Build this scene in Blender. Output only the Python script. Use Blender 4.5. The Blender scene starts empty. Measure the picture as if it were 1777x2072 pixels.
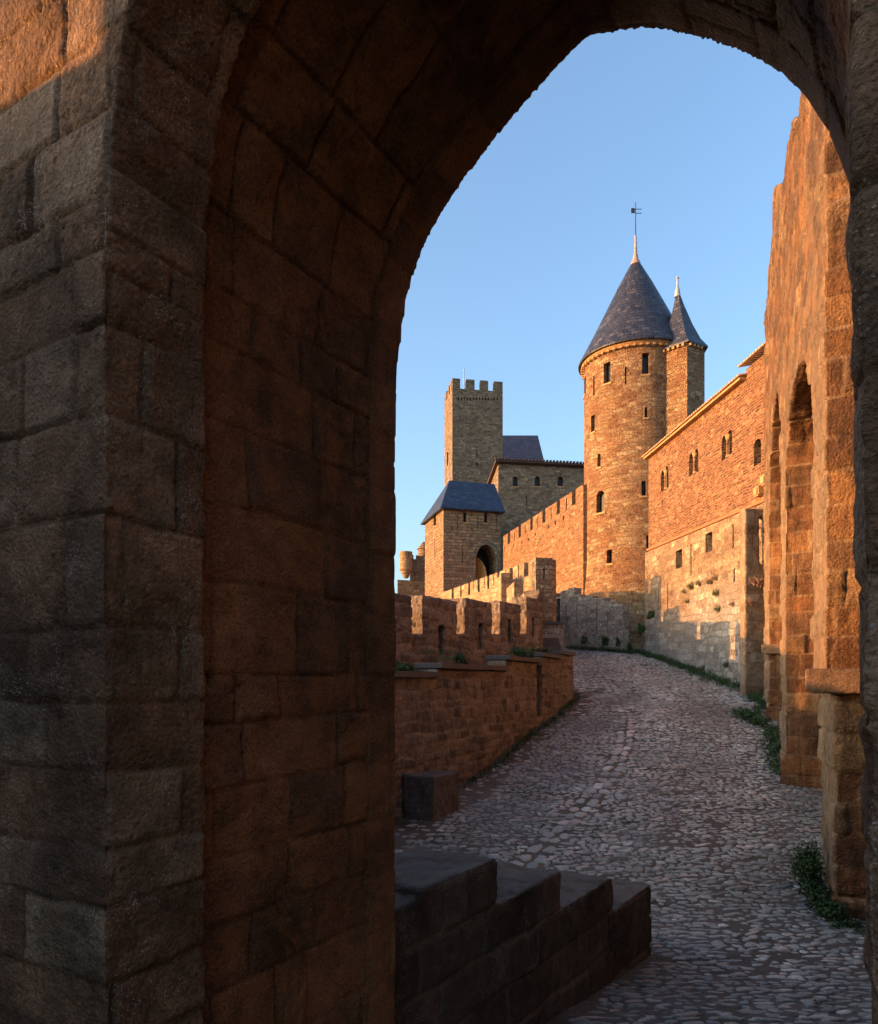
import bpy, bmesh, math, random
import numpy as np
from mathutils import Vector, Matrix
random.seed(7); RNG = np.random.default_rng(11)
SC = bpy.context.scene; COL = SC.collection
E = 2.7; F = 1450.0; U0 = 888.0; V0 = 1376.0      # eye height, focal length and horizon in reference units
def P(u, v, Y): return Vector(((u-U0)/F*Y, Y, E+(V0-v)/F*Y))
def zof(v, Y): return E+(V0-v)/F*Y
# ------------------------------------------------------------------ noise (numpy)
def _h(ix, iy, iz, s):
    n = (ix.astype(np.int64)*374761393 + iy.astype(np.int64)*668265263 + iz.astype(np.int64)*2147483647 + s*1274126177) & 0xffffffff
    n = ((n ^ (n >> 13))*1274126177) & 0xffffffff
    n = ((n ^ (n >> 16))*2246822519) & 0xffffffff
    return ((n ^ (n >> 15)) & 0xffffff)/float(0xffffff)
def vnoise(p, s=0):
    i = np.floor(p); f = p-i; f = f*f*(3-2*f); i = i.astype(np.int64)
    x, y, z = i[:, 0], i[:, 1], i[:, 2]; r = 0
    for a in (0, 1):
        wa = f[:, 0] if a else 1-f[:, 0]
        for b in (0, 1):
            wb = f[:, 1] if b else 1-f[:, 1]
            for c in (0, 1):
                wc = f[:, 2] if c else 1-f[:, 2]
                r = r+wa*wb*wc*_h(x+a, y+b, z+c, s)
    return r*2-1
def fbm(p, sc, o=4, s=0):
    r = 0; a = 1.; t = 0
    for k in range(o):
        r = r+a*vnoise(p*sc+17.3*k, s+k); t += a; a *= .5; sc *= 2.03
    return r/t
def sst(x): x = np.clip(x, 0, 1); return x*x*(3-2*x)
# ------------------------------------------------------------------ objects
def empty(name, loc, label, cat, group=None):
    o = bpy.data.objects.new(name, None); COL.objects.link(o); o.location = loc
    o['label'] = label; o['category'] = cat
    if group: o['group'] = group
    o.empty_display_size = .2
    return o
def tag(o, label, cat, group=None, kind=None):
    o['label'] = label; o['category'] = cat
    if group: o['group'] = group
    if kind: o['kind'] = kind
    return o
def link(name, me, mat=None, parent=None, base=None):
    if parent is not None: base = parent_world(parent)
    if base is None: base = Vector((0, 0, 0))
    me.transform(Matrix.Translation(-Vector(base)))
    o = bpy.data.objects.new(name, me); COL.objects.link(o)
    if mat: me.materials.clear(); me.materials.append(mat)
    if parent is not None: o.parent = parent
    else: o.location = base
    return o
def parent_world(p):
    v = Vector((0, 0, 0))
    while p is not None: v += Vector(p.location); p = p.parent
    return v
def mesh_of(bm):
    me = bpy.data.meshes.new('m'); bmesh.ops.recalc_face_normals(bm, faces=bm.faces[:]); bm.to_mesh(me); bm.free(); return me
def box_uv(me, rot=False):
    uv = me.uv_layers.new(name='UVMap') if not me.uv_layers else me.uv_layers[0]
    for p in me.polygons:
        n = p.normal; h = math.hypot(n.x, n.y)
        for li in p.loop_indices:
            c = me.vertices[me.loops[li].vertex_index].co
            if abs(n.z) < .8 or h > .6:
                tx, ty = -n.y/h, n.x/h; uv.data[li].uv = (c.x*tx+c.y*ty, (c.z if abs(n.z) < .3 else c.z/max(h, .2)))
            else: uv.data[li].uv = (c.x, c.y)
    return me
def cyl_uv(me, cx, cy, R):
    uv = me.uv_layers.new(name='UVMap') if not me.uv_layers else me.uv_layers[0]
    for p in me.polygons:
        c0 = p.center; a0 = math.atan2(c0.y-cy, c0.x-cx)
        if a0 > math.pi/2: a0 -= 2*math.pi
        for li in p.loop_indices:
            c = me.vertices[me.loops[li].vertex_index].co
            a = math.atan2(c.y-cy, c.x-cx)
            while a-a0 > math.pi: a -= 2*math.pi
            while a-a0 < -math.pi: a += 2*math.pi
            uv.data[li].uv = (a*R, c.z)
    return me
def add_box(bm, c, s, rz=0):
    m = Matrix.Translation(c) @ Matrix.Rotation(rz, 4, 'Z') @ Matrix.Diagonal((s[0], s[1], s[2], 1))
    return bmesh.ops.create_cube(bm, size=1, matrix=m)['verts']
def add_prism(bm, pts, z0, z1):
    "footprint prism; z1 may be a list"
    z1 = z1 if isinstance(z1, (list, tuple)) else [z1]*len(pts)
    b = [bm.verts.new((p[0], p[1], z0)) for p in pts]; t = [bm.verts.new((p[0], p[1], z)) for p, z in zip(pts, z1)]
    bm.faces.new(b[::-1]); bm.faces.new(t)
    n = len(pts)
    for i in range(n): bm.faces.new((b[i], b[(i+1) % n], t[(i+1) % n], t[i]))
def add_extr(bm, A, tdir, ndir, prof, d0, d1):
    "profile [(s,z)] in the vertical plane through A along tdir, extruded from d0 to d1 along ndir"
    A = Vector(A); T = Vector((tdir[0], tdir[1], 0)); N = Vector((ndir[0], ndir[1], 0))
    f = [bm.verts.new((A.x+T.x*s+N.x*d0, A.y+T.y*s+N.y*d0, z)) for s, z in prof]
    g = [bm.verts.new((A.x+T.x*s+N.x*d1, A.y+T.y*s+N.y*d1, z)) for s, z in prof]
    bm.faces.new(f); bm.faces.new(g[::-1]); n = len(prof)
    for i in range(n): bm.faces.new((f[i], g[i], g[(i+1) % n], f[(i+1) % n]))
def add_lathe(bm, c, prof, seg=24, cap=True):
    rings = []
    for r, z in prof:
        rings.append([bm.verts.new((c[0]+r*math.cos(2*math.pi*i/seg), c[1]+r*math.sin(2*math.pi*i/seg), z)) for i in range(seg)])
    for a, b in zip(rings, rings[1:]):
        for i in range(seg): bm.faces.new((a[i], a[(i+1) % seg], b[(i+1) % seg], b[i]))
    if cap: bm.faces.new(rings[0][::-1]); bm.faces.new(rings[-1])
def boolean(me, cut):
    a = bpy.data.objects.new('a', me); b = bpy.data.objects.new('b', cut); COL.objects.link(a); COL.objects.link(b)
    m = a.modifiers.new('b', 'BOOLEAN'); m.operation = 'DIFFERENCE'; m.solver = 'EXACT'; m.object = b
    dg = bpy.context.evaluated_depsgraph_get(); out = bpy.data.meshes.new_from_object(a.evaluated_get(dg))
    bpy.data.objects.remove(a); bpy.data.objects.remove(b); return out
def remesh(me, vox):
    a = bpy.data.objects.new('a', me); COL.objects.link(a)
    m = a.modifiers.new('r', 'REMESH'); m.mode = 'VOXEL'; m.voxel_size = vox; m.adaptivity = 0
    q = a.modifiers.new('s', 'SMOOTH'); q.factor = .5; q.iterations = 4
    dg = bpy.context.evaluated_depsgraph_get(); out = bpy.data.meshes.new_from_object(a.evaluated_get(dg))
    bpy.data.objects.remove(a); return out
def carve(me, vox, faces, ch=(.25, .35), bw=(.4, .7), jw=.02, joint=.015, off=.012, rough=.01, zlist=None, warp=.03, mapv=None, seed=0, rsc=6., edge=0., alpha=None):
    """voxel-remesh a solid, then cut masonry courses, block offsets and weathering into it; stores block tone, mortar and noise"""
    me = remesh(me, vox); n = len(me.vertices)
    co = np.empty(n*3, np.float32); me.vertices.foreach_get('co', co); co = co.reshape(-1, 3).astype(np.float64)
    no = np.empty(n*3, np.float32); me.vertices.foreach_get('normal', no); no = no.reshape(-1, 3).astype(np.float64)
    r = random.Random(seed+5)
    if zlist is None:
        zl = [co[:, 2].min()-.5]
        while zl[-1] < co[:, 2].max()+.8: zl.append(zl[-1]+r.uniform(*ch))
    else:
        zl = sorted(zlist)
        while zl[-1] < co[:, 2].max()+2.5: zl.append(zl[-1]+r.uniform(*ch))
        while zl[0] > co[:, 2].min()-.5: zl.insert(0, zl[0]-r.uniform(*ch))
    zl = np.array(zl)
    fd = np.array([(f[0], f[1]) for f in faces]); fd = fd/np.linalg.norm(fd, axis=1)[:, None]
    k = np.argmax(no[:, :2] @ fd.T, axis=1); fn = fd[k]
    s = -fn[:, 1]*co[:, 0]+fn[:, 0]*co[:, 1]
    v = co[:, 2].copy() if mapv is None else mapv(co, no, k)
    wp = fbm(co, 2.2, 3, 3); wq = fbm(co+9, 2.2, 3, 8)
    s = s+warp*wp*1.6; v = v+warp*wq
    hf = fbm(co, 22., 2, 5)
    s = s+warp*.25*hf; v = v+warp*.2*hf
    ci = np.clip(np.searchsorted(zl, v)-1, 0, len(zl)-2)
    dz = np.minimum(v-zl[ci], zl[ci+1]-v)
    zz = np.zeros_like(ci)
    cw = bw[0]+(bw[1]-bw[0])*_h(ci, k, zz, seed+1); o = _h(ci, k, zz, seed+2)*7
    q = s/cw+o; b = np.floor(q).astype(np.int64)
    def ed(b): return b+.6*(_h(b, ci, k, seed+3)-.5)
    lo = q < ed(b); b = np.where(lo, b-1, b); hi = q >= ed(b+1); b = np.where(hi, b+1, b)
    ds = np.minimum(q-ed(b), ed(b+1)-q)*cw
    hb = _h(b, ci, k, seed+4); hb2 = _h(b, ci, k, seed+6)
    dj = np.minimum(dz, ds); m = sst(dj/jw)
    # rounded arris + hash offset + weathering
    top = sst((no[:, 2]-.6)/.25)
    rg = fbm(co, rsc, 5, 21); pits = np.minimum(fbm(co, rsc*5, 3, 31), -.15)+.15
    d = -joint*(1-m)*(1-top)+off*(hb-.5)*2*m*(1-top)+rough*rg*(.5+hb2)*1.5+rough*1.8*pits*(hb2 > .35)
    co = co+no*d[:, None]
    if edge: co = co+no*(edge*fbm(co, 1.3, 3, 77))[:, None]
    me.vertices.foreach_set('co', co.astype(np.float32).ravel())
    ca = me.color_attributes.new('blk', 'FLOAT_COLOR', 'POINT')
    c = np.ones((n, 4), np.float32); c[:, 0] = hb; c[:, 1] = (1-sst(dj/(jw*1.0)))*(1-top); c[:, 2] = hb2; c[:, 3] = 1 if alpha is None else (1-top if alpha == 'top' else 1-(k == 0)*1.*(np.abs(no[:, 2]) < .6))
    ca.data.foreach_set('color', c.ravel())
    me.polygons.foreach_set('use_smooth', np.ones(len(me.polygons), bool)); me.update()
    return me
# ------------------------------------------------------------------ materials
class NT:
    def __init__(s, name, rough=.9, spec=.2):
        s.m = bpy.data.materials.new(name); s.m.use_nodes = True; s.t = s.m.node_tree; s.n = s.t.nodes; s.l = s.t.links
        s.b = s.n['Principled BSDF']; s.b.inputs['Roughness'].default_value = rough; s.b.inputs['Specular IOR Level'].default_value = spec
    def new(s, ty, **k):
        x = s.n.new(ty)
        for a, v in k.items(): setattr(x, a, v)
        return x
    def set(s, sock, v):
        if hasattr(v, 'default_value') or isinstance(v, bpy.types.NodeSocket): s.l.new(v, sock)
        else: sock.default_value = v
    def coord(s, kind='Object'):
        return s.new('ShaderNodeTexCoord').outputs[kind]
    def noise(s, vec, scale, detail=5, rough=.55, dist=0):
        x = s.new('ShaderNodeTexNoise'); s.set(x.inputs['Vector'], vec); x.inputs['Scale'].default_value = scale
        x.inputs['Detail'].default_value = detail; x.inputs['Roughness'].default_value = rough; x.inputs['Distortion'].default_value = dist
        return x.outputs['Fac']
    def ramp(s, fac, stops, mode='LINEAR'):
        x = s.new('ShaderNodeValToRGB'); s.set(x.inputs['Fac'], fac); r = x.color_ramp; r.interpolation = mode
        while len(r.elements) < len(stops): r.elements.new(.5)
        for e, (p, c) in zip(r.elements, stops): e.position = p; e.color = (*c, 1) if len(c) == 3 else c
        return x.outputs['Color']
    def g(s, fac, a, b): return s.ramp(fac, [(a, (0, 0, 0)), (b, (1, 1, 1))])
    def mix(s, fac, a, b, mode='MIX'):
        x = s.new('ShaderNodeMix', data_type='RGBA', blend_type=mode); s.set(x.inputs[0], fac)
        for i, v in ((6, a), (7, b)):
            s.set(x.inputs[i], v if not (isinstance(v, tuple) and len(v) == 3) else (*v, 1))
        return x.outputs[2]
    def math(s, op, a, b=0):
        x = s.new('ShaderNodeMath', operation=op); s.set(x.inputs[0], a); s.set(x.inputs[1], b); return x.outputs[0]
    def bump(s, h, dist, st=1, nrm=None):
        x = s.new('ShaderNodeBump'); s.set(x.inputs['Height'], h); x.inputs['Distance'].default_value = dist; x.inputs['Strength'].default_value = st
        if nrm is not None: s.l.new(nrm, x.inputs['Normal'])
        return x.outputs['Normal']
    def out(s, col, nrm=None):
        s.set(s.b.inputs['Base Color'], col if not isinstance(col, tuple) else (*col, 1))
        if nrm is not None: s.l.new(nrm, s.b.inputs['Normal'])
        return s.m
def mat_carved(name, pal, mortar, stain=(.05, .04, .035), stain_amt=.5, lichen=0., fine=90., fd=.004, mort_amt=.8, rust=None, worn_or_lit=None):
    k = NT(name); oc = k.coord(); vcn = k.new('ShaderNodeVertexColor', layer_name='blk'); at = vcn.outputs['Color']
    sp = k.new('ShaderNodeSeparateColor'); k.l.new(at, sp.inputs[0]); R, G, B = sp.outputs
    c = k.ramp(R, [(i/(len(pal)-1), p) for i, p in enumerate(pal)])
    n1 = k.noise(oc, 1.6, 6, .6, .4); n2 = k.noise(oc, 9, 6, .65); n3 = k.noise(oc, fine, 4, .7)
    c = k.mix(k.math('MULTIPLY', k.g(n1, .42, .68), stain_amt), c, stain)
    c = k.mix(1., c, k.ramp(n2, [(.25, (.55, .55, .57)), (.75, (1.3, 1.25, 1.2))]), 'MULTIPLY')
    c = k.mix(.8, c, k.ramp(n3, [(.3, (.5, .5, .5)), (.5, (1, 1, 1)), (.75, (1.5, 1.5, 1.5))]), 'MULTIPLY')
    if rust: c = k.mix(k.g(k.noise(oc, 3.3, 5, .7, 1.), .52, .7), c, rust)
    if worn_or_lit:
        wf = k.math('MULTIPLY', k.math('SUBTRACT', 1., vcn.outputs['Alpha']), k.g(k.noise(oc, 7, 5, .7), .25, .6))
        if len(worn_or_lit) > 2:      # weathering that dies out above a height, in vertical runs
            mp = k.new('ShaderNodeMapping'); k.l.new(oc, mp.inputs[0]); mp.inputs['Scale'].default_value = (5, 1.6, .3)
            sx = k.new('ShaderNodeSeparateXYZ'); k.l.new(oc, sx.inputs[0]); stn = k.noise(mp.outputs[0], 1.6, 5, .75)
            mr = k.new('ShaderNodeMapRange'); k.l.new(k.math('ADD', sx.outputs[2], k.math('MULTIPLY', k.math('SUBTRACT', stn, .5), 9.)), mr.inputs[0]); mr.inputs[1].default_value = worn_or_lit[2]; mr.inputs[2].default_value = worn_or_lit[3]; mr.inputs[3].default_value = 1; mr.inputs[4].default_value = .12
            wf = k.math('MULTIPLY', wf, mr.outputs[0]); c = k.mix(1., c, k.ramp(stn, [(.3, (.55, .5, .46)), (.5, (1, 1, 1)), (.7, (1.5, 1.45, 1.4))]), 'MULTIPLY')
        c = k.mix(k.math('MULTIPLY', wf, worn_or_lit[0]), c, worn_or_lit[1])
    mm = k.math('MULTIPLY', k.math('MULTIPLY', G, k.g(k.noise(oc, 5, 3), .35, .6)), mort_amt)
    c = k.mix(mm, c, mortar)
    if lichen:
        v = k.new('ShaderNodeTexVoronoi'); wz = k.new('ShaderNodeTexNoise'); k.l.new(oc, wz.inputs['Vector']); wz.inputs['Scale'].default_value = 60; wa = k.new('ShaderNodeVectorMath', operation='MULTIPLY_ADD'); k.l.new(wz.outputs['Color'], wa.inputs[0]); wa.inputs[1].default_value = (.012, .012, .012); k.l.new(oc, wa.inputs[2]); k.l.new(wa.outputs[0], v.inputs['Vector']); v.inputs['Scale'].default_value = 150
        spot = k.math('MULTIPLY', k.math('LESS_THAN', v.outputs['Distance'], .36), k.g(k.noise(oc, 4.5, 5, .75), .5, .62))
        sc = k.new('ShaderNodeSeparateColor'); k.l.new(v.outputs['Color'], sc.inputs[0])
        spot = k.math('MULTIPLY', spot, k.math('GREATER_THAN', sc.outputs[0], .62))
        c = k.mix(k.math('MULTIPLY', spot, lichen), c, k.ramp(sc.outputs[1], [(0, (.62, .6, .56)), (.55, (.5, .47, .42)), (1, (.45, .28, .13))]))
    vp = k.new('ShaderNodeTexVoronoi'); k.l.new(oc, vp.inputs['Vector']); vp.inputs['Scale'].default_value = fine*.9
    h = k.math('ADD', k.math('MULTIPLY', n3, 1.4), k.math('MULTIPLY', k.noise(oc, fine*.28, 5, .7), 1.5))
    h = k.math('ADD', h, k.math('MULTIPLY', vp.outputs['Distance'], .6))
    return k.out(c, k.bump(h, fd, 1.))
def mat_masonry(name, pal, mortar, bw=.45, bh=.2, dist=.06, bd=.02, msz=.018, stain=(.06, .05, .04), stain_amt=.5, var=1., zgrad=None, mort=.85, fine=40.):
    k = NT(name); uv = k.coord('UV'); oc = k.coord()
    nz = k.new('ShaderNodeTexNoise'); k.l.new(uv, nz.inputs['Vector']); nz.inputs['Scale'].default_value = 2.2; nz.inputs['Detail'].default_value = 3
    sub = k.new('ShaderNodeVectorMath', operation='SUBTRACT'); k.l.new(nz.outputs['Color'], sub.inputs[0]); sub.inputs[1].default_value = (.5, .5, .5)
    scl = k.new('ShaderNodeVectorMath', operation='SCALE'); k.l.new(sub.outputs[0], scl.inputs[0]); scl.inputs['Scale'].default_value = dist*3
    ad = k.new('ShaderNodeVectorMath', operation='ADD'); k.l.new(uv, ad.inputs[0]); k.l.new(scl.outputs[0], ad.inputs[1])
    b = k.new('ShaderNodeTexBrick'); k.l.new(ad.outputs[0], b.inputs['Vector']); b.inputs['Scale'].default_value = 1
    b.inputs['Color1'].default_value = (0, 0, 0, 1); b.inputs['Color2'].default_value = (1, 1, 1, 1); b.inputs['Mortar'].default_value = (.5, .5, .5, 1)
    b.inputs['Brick Width'].default_value = bw; b.inputs['Row Height'].default_value = bh; b.inputs['Mortar Size'].default_value = msz
    b.inputs['Mortar Smooth'].default_value = .6; b.offset = .43; b.squash = .7; b.squash_frequency = 3
    c = k.ramp(b.outputs['Color'], [(i/(len(pal)-1), p) for i, p in enumerate(pal)])
    n1 = k.noise(oc, .45, 6, .65, .5); n2 = k.noise(oc, 3.5, 5, .7); n3 = k.noise(oc, fine*.35, 4, .75)
    c = k.mix(k.math('MULTIPLY', k.g(n1, .45, .7), stain_amt), c, stain)
    c = k.mix(var, c, k.ramp(n2, [(.25, (.5, .5, .52)), (.75, (1.45, 1.4, 1.3))]), 'MULTIPLY')
    c = k.mix(.95, c, k.ramp(n3, [(.34, (.3, .28, .27)), (.48, (.9, .9, .9)), (.6, (1.25, 1.22, 1.2)), (.72, (2.4, 2.35, 2.3))]), 'MULTIPLY')
    c = k.mix(k.math('MULTIPLY', b.outputs['Fac'], mort), c, mortar)
    if zgrad:      # weathered lower part of a wall: its own stone colour up to a height
        z0, z1, col = zgrad; sp = k.new('ShaderNodeSeparateXYZ'); k.l.new(oc, sp.inputs[0])
        zz = k.math('ADD', sp.outputs[2], k.math('MULTIPLY', k.math('SUBTRACT', n1, .5), 3.5))
        x = k.new('ShaderNodeMapRange'); k.l.new(zz, x.inputs[0]); x.inputs[1].default_value = z0; x.inputs[2].default_value = z1; x.inputs[3].default_value = 1; x.inputs[4].default_value = 0
        c = k.mix(k.math('MULTIPLY', x.outputs[0], .8), c, k.mix(1., k.ramp(b.outputs['Color'], [(0, tuple(q*.6 for q in col)), (1, tuple(q*1.3 for q in col))]), k.ramp(n3, [(.3, (.5, .5, .5)), (.72, (1.5, 1.5, 1.5))]), 'MULTIPLY'))
    h = k.math('SUBTRACT', k.math('ADD', k.math('MULTIPLY', n3, .9), k.math('MULTIPLY', k.math('ADD', b.outputs['Color'], n2), .3)), k.math('MULTIPLY', b.outputs['Fac'], 1.))
    return k.out(c, k.bump(h, bd, 1.))
def mat_plain(name, col, rough=.8, spec=.3, var=.3, sc=12, bd=.004):
    k = NT(name, rough, spec); oc = k.coord(); n = k.noise(oc, sc, 5, .7)
    c = k.mix(var, col, k.ramp(n, [(.25, tuple(q*.3 for q in col)), (.8, tuple(min(q*2.2, 1) for q in col))]))
    return k.out(c, k.bump(n, bd))
def mat_slate(name, pal, bw=.28, bh=.2):
    k = NT(name, .5, .4); uv = k.coord('UV'); oc = k.coord()
    b = k.new('ShaderNodeTexBrick'); k.l.new(uv, b.inputs['Vector']); b.inputs['Scale'].default_value = 1
    b.inputs['Color1'].default_value = (0, 0, 0, 1); b.inputs['Color2'].default_value = (1, 1, 1, 1); b.inputs['Mortar'].default_value = (0, 0, 0, 1)
    b.inputs['Brick Width'].default_value = bw; b.inputs['Row Height'].default_value = bh; b.inputs['Mortar Size'].default_value = .014; b.inputs['Mortar Smooth'].default_value = .4
    c = k.ramp(b.outputs['Color'], [(i/(len(pal)-1), p) for i, p in enumerate(pal)])
    c = k.mix(.8, c, k.ramp(k.noise(oc, 1.2, 5, .7), [(.3, (.6, .6, .6)), (.7, (1.4, 1.3, 1.2))]), 'MULTIPLY')
    c = k.mix(k.g(k.noise(oc, 9, 3, .8), .64, .72), c, (.2, .18, .15))
    c = k.mix(k.math('MULTIPLY', b.outputs['Fac'], .7), c, (.01, .01, .012))
    h = k.math('SUBTRACT', k.math('MULTIPLY', b.outputs['Color'], .6), b.outputs['Fac'])
    return k.out(c, k.bump(h, .02))
def mat_leaf(name, c1, c2):
    k = NT(name, .6, .3); at = k.new('ShaderNodeVertexColor', layer_name='blk').outputs['Color']
    sp = k.new('ShaderNodeSeparateColor'); k.l.new(at, sp.inputs[0])
    return k.out(k.ramp(sp.outputs[0], [(0, c1), (1, c2)]))
GATE_PAL = [(.13, .075, .045), (.2, .12, .07), (.12, .08, .055), (.24, .14, .075), (.16, .1, .06), (.19, .15, .115)]
M_GATE = mat_carved('gate_stone', [(.29, .125, .055), (.37, .165, .07), (.22, .105, .055), (.4, .185, .075), (.31, .145, .068)], (.09, .045, .022), (.05, .025, .015), .8, rust=(.33, .13, .04), fd=.012, mort_amt=.45)
M_FRONT = mat_carved('gate_front_stone', [(.33, .19, .105), (.4, .245, .14), (.28, .16, .09), (.47, .335, .215), (.24, .14, .08), (.37, .225, .13)], (.12, .08, .05), (.045, .03, .02), .8, lichen=.9, fine=75, fd=.013, mort_amt=.7)
M_STEP = mat_carved('parapet_stone', [(.14, .092, .06), (.19, .13, .09), (.11, .074, .05), (.23, .165, .115)], (.23, .155, .1), (.04, .03, .022), .7, lichen=.8, fd=.016, mort_amt=1., worn_or_lit=(.75, (.2, .19, .175)))  # pale tops: lichen wear plus sky light painted into the colour
M_PIER = mat_carved('arcade_stone', [(.23, .105, .045), (.34, .175, .075), (.13, .065, .032), (.29, .135, .055), (.17, .095, .052), (.4, .24, .115)], (.42, .3, .19), (.075, .042, .027), .85, fine=40, fd=.03, mort_amt=.55, worn_or_lit=(.6, (.44, .32, .2), 5., 9.5))
M_GARD = mat_carved('garden_wall_stone', [(.24, .17, .115), (.33, .24, .165), (.15, .11, .08), (.38, .27, .18), (.26, .205, .155), (.11, .082, .062)], (.36, .28, .21), (.09, .07, .05), .65, fine=40, fd=.02)
M_MERL = mat_carved('merlon_stone', [(.26, .185, .13), (.38, .28, .2), (.17, .12, .085), (.33, .24, .17), (.25, .19, .145)], (.36, .28, .21), (.07, .05, .04), .8, fine=26, fd=.03)
M_BRICK = mat_masonry('warm_rubble_masonry', [(.22, .085, .042), (.3, .13, .065), (.15, .062, .036), (.46, .25, .13), (.26, .105, .052)], (.55, .36, .19), .3, .1, .06, .1, .014, stain=(.2, .07, .03), fine=34)
M_LOWER = mat_masonry('pale_block_masonry', [(.29, .18, .1), (.39, .27, .16), (.21, .12, .07), (.5, .38, .24), (.32, .215, .13)], (.44, .33, .21), .46, .25, .1, .09, .018, stain=(.17, .09, .05), stain_amt=.85, zgrad=(1.6, 4.2, (.38, .35, .31)), fine=30)
M_TOWER = mat_masonry('tower_masonry', [(.29, .15, .07), (.37, .23, .12), (.21, .1, .05), (.46, .33, .18), (.33, .19, .095)], (.38, .23, .12), .5, .2, .1, .09, .018, stain=(.24, .095, .04), stain_amt=.8)
M_CURT = mat_masonry('curtain_masonry', [(.27, .125, .06), (.35, .19, .095), (.19, .085, .045), (.46, .3, .16)], (.5, .32, .16), .4, .14, .07, .08, .016, stain=(.28, .11, .05))
M_GREY = mat_masonry('grey_brown_masonry', [(.22, .155, .1), (.32, .24, .165), (.16, .115, .08), (.4, .31, .21)], (.19, .14, .095), .5, .2, .06, .06, .018, stain=(.17, .11, .07))
M_GATEH = mat_masonry('coursed_masonry', [(.31, .19, .105), (.4, .27, .155), (.22, .135, .08), (.36, .225, .125)], (.2, .13, .08), .6, .24, .05, .07, .03, stain=(.3, .18, .1), stain_amt=.4)
M_LIT = mat_masonry('parapet_masonry', [(.34, .21, .115), (.44, .3, .17), (.27, .16, .085), (.52, .38, .23)], (.32, .22, .13), .5, .22, .08, .03, .018, stain=(.32, .18, .09))
M_ASH = mat_masonry('grey_barbican_masonry', [(.34, .29, .23), (.46, .4, .32), (.24, .2, .16), (.52, .46, .37)], (.4, .35, .28), .42, .22, .1, .09, .02, stain=(.2, .15, .11), stain_amt=.5)
M_SLATE = mat_slate('slate', [(.025, .029, .05), (.042, .046, .07), (.015, .019, .036), (.08, .078, .095)])
M_SLATEB = mat_slate('blue_slate', [(.014, .022, .055), (.03, .04, .085), (.008, .014, .035), (.05, .06, .095)], .32, .24)
M_TILE = mat_plain('clay_tile', (.42, .24, .13), .85, .2, .5, 9)
M_DTILE = mat_plain('weathered_tile', (.1, .06, .045), .85, .2, .5, 9)
M_CAP = mat_plain('dark_coping_stone', (.085, .07, .06), .75, .4, .6, 22, .01)
M_TRIM = mat_plain('dressed_stone', (.44, .25, .11), .85, .2, .35, 10)
M_VOID = mat_plain('dark_void', (.012, .012, .014), .35, .3, .2, 5)  # near-black fill painted for the unlit depth of windows, slits, holes and passages
M_IRON = mat_plain('iron', (.03, .03, .032), .5, .5, .2)
M_COPPER = mat_plain('copper', (.42, .25, .19), .5, .4, .3, 6)
M_LEAD = mat_plain('lead', (.35, .34, .36), .5, .4, .3, 6)
M_WOOD = mat_plain('door_wood', (.5, .21, .06), .7, .3, .4, 5)
M_LEAF = mat_leaf('leaves', (.018, .045, .014), (.05, .095, .025))
M_WEED = mat_leaf('dry_weeds', (.05, .06, .02), (.14, .12, .05))
M_DRY = mat_leaf('reddish_weeds', (.12, .06, .04), (.26, .15, .1))
# ------------------------------------------------------------------ ground
RP = np.array([(-60, 1.3), (0, 1.1), (3, .62), (5, .3), (6.9, .0), (9, .08), (12, .52), (15, 1.0), (18, 1.5), (22, 2.15), (26, 2.76), (30, 3.42), (34, 4.05), (37, 4.36), (42, 4.6), (120, 5), (200, 2), (1500, 0)])
def zr(Y):
    Y = np.asarray(Y, float)
    a = np.interp(Y, RP[:, 0], RP[:, 1]); b = np.interp(Y-.8, RP[:, 0], RP[:, 1]); c = np.interp(Y+.8, RP[:, 0], RP[:, 1]); return (a+b+c)/3
def gz(x, y):
    x = np.asarray(x, float); y = np.asarray(y, float)
    return zr(y)+.02*np.sin(x*1.3+y*.7)*np.clip((y-6)/6, 0, 1)
def grid_ground():
    xs = np.unique(np.concatenate([np.linspace(-1500, -20, 12), np.linspace(-20, -6, 8), np.arange(-6, 14, .14), np.linspace(14, 40, 12), np.linspace(40, 1500, 12)]))
    ys = np.unique(np.concatenate([np.linspace(-1500, -10, 8), np.arange(-10, 2, 1.), np.arange(2, 12, .12), np.arange(12, 42, .2), np.linspace(42, 120, 14), np.linspace(120, 1500, 14)]))
    X, Y = np.meshgrid(xs, ys); p = np.stack([X.ravel(), Y.ravel(), np.zeros(X.size)], 1)
    z = gz(p[:, 0], p[:, 1]); near = np.exp(-((p[:, 0]-4)/12)**2)
    z = z+(.004+.012*fbm(p, 2.5, 3, 2))*near
    p[:, 2] = z; nx = len(xs); ny = len(ys)
    i = (np.arange(ny-1)[:, None]*nx+np.arange(nx-1)[None]).ravel()
    f = np.stack([i, i+1, i+1+nx, i+nx], 1)
    me = bpy.data.meshes.new('g'); me.from_pydata(p.tolist(), [], f.tolist()); me.polygons.foreach_set('use_smooth', np.ones(len(f), bool))
    k = NT('dirt'); oc = k.coord(); n = k.noise(oc, 1.1, 5, .6); n2 = k.noise(oc, 30, 4, .7)
    c = k.ramp(n2, [(.25, (.07, .06, .052)), (.6, (.17, .148, .128)), (.8, (.3, .265, .235))])
    c = k.mix(k.g(n, .5, .66), c, (.035, .045, .02)); c = k.mix(k.g(k.noise(oc, .35, 3), .45, .6), c, k.mix(n2, (.07, .052, .042), (.17, .125, .1)))
    o = link('ground', me, k.out(c, k.bump(n2, .02))); o['kind'] = 'structure'; return o
grid_ground()
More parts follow.
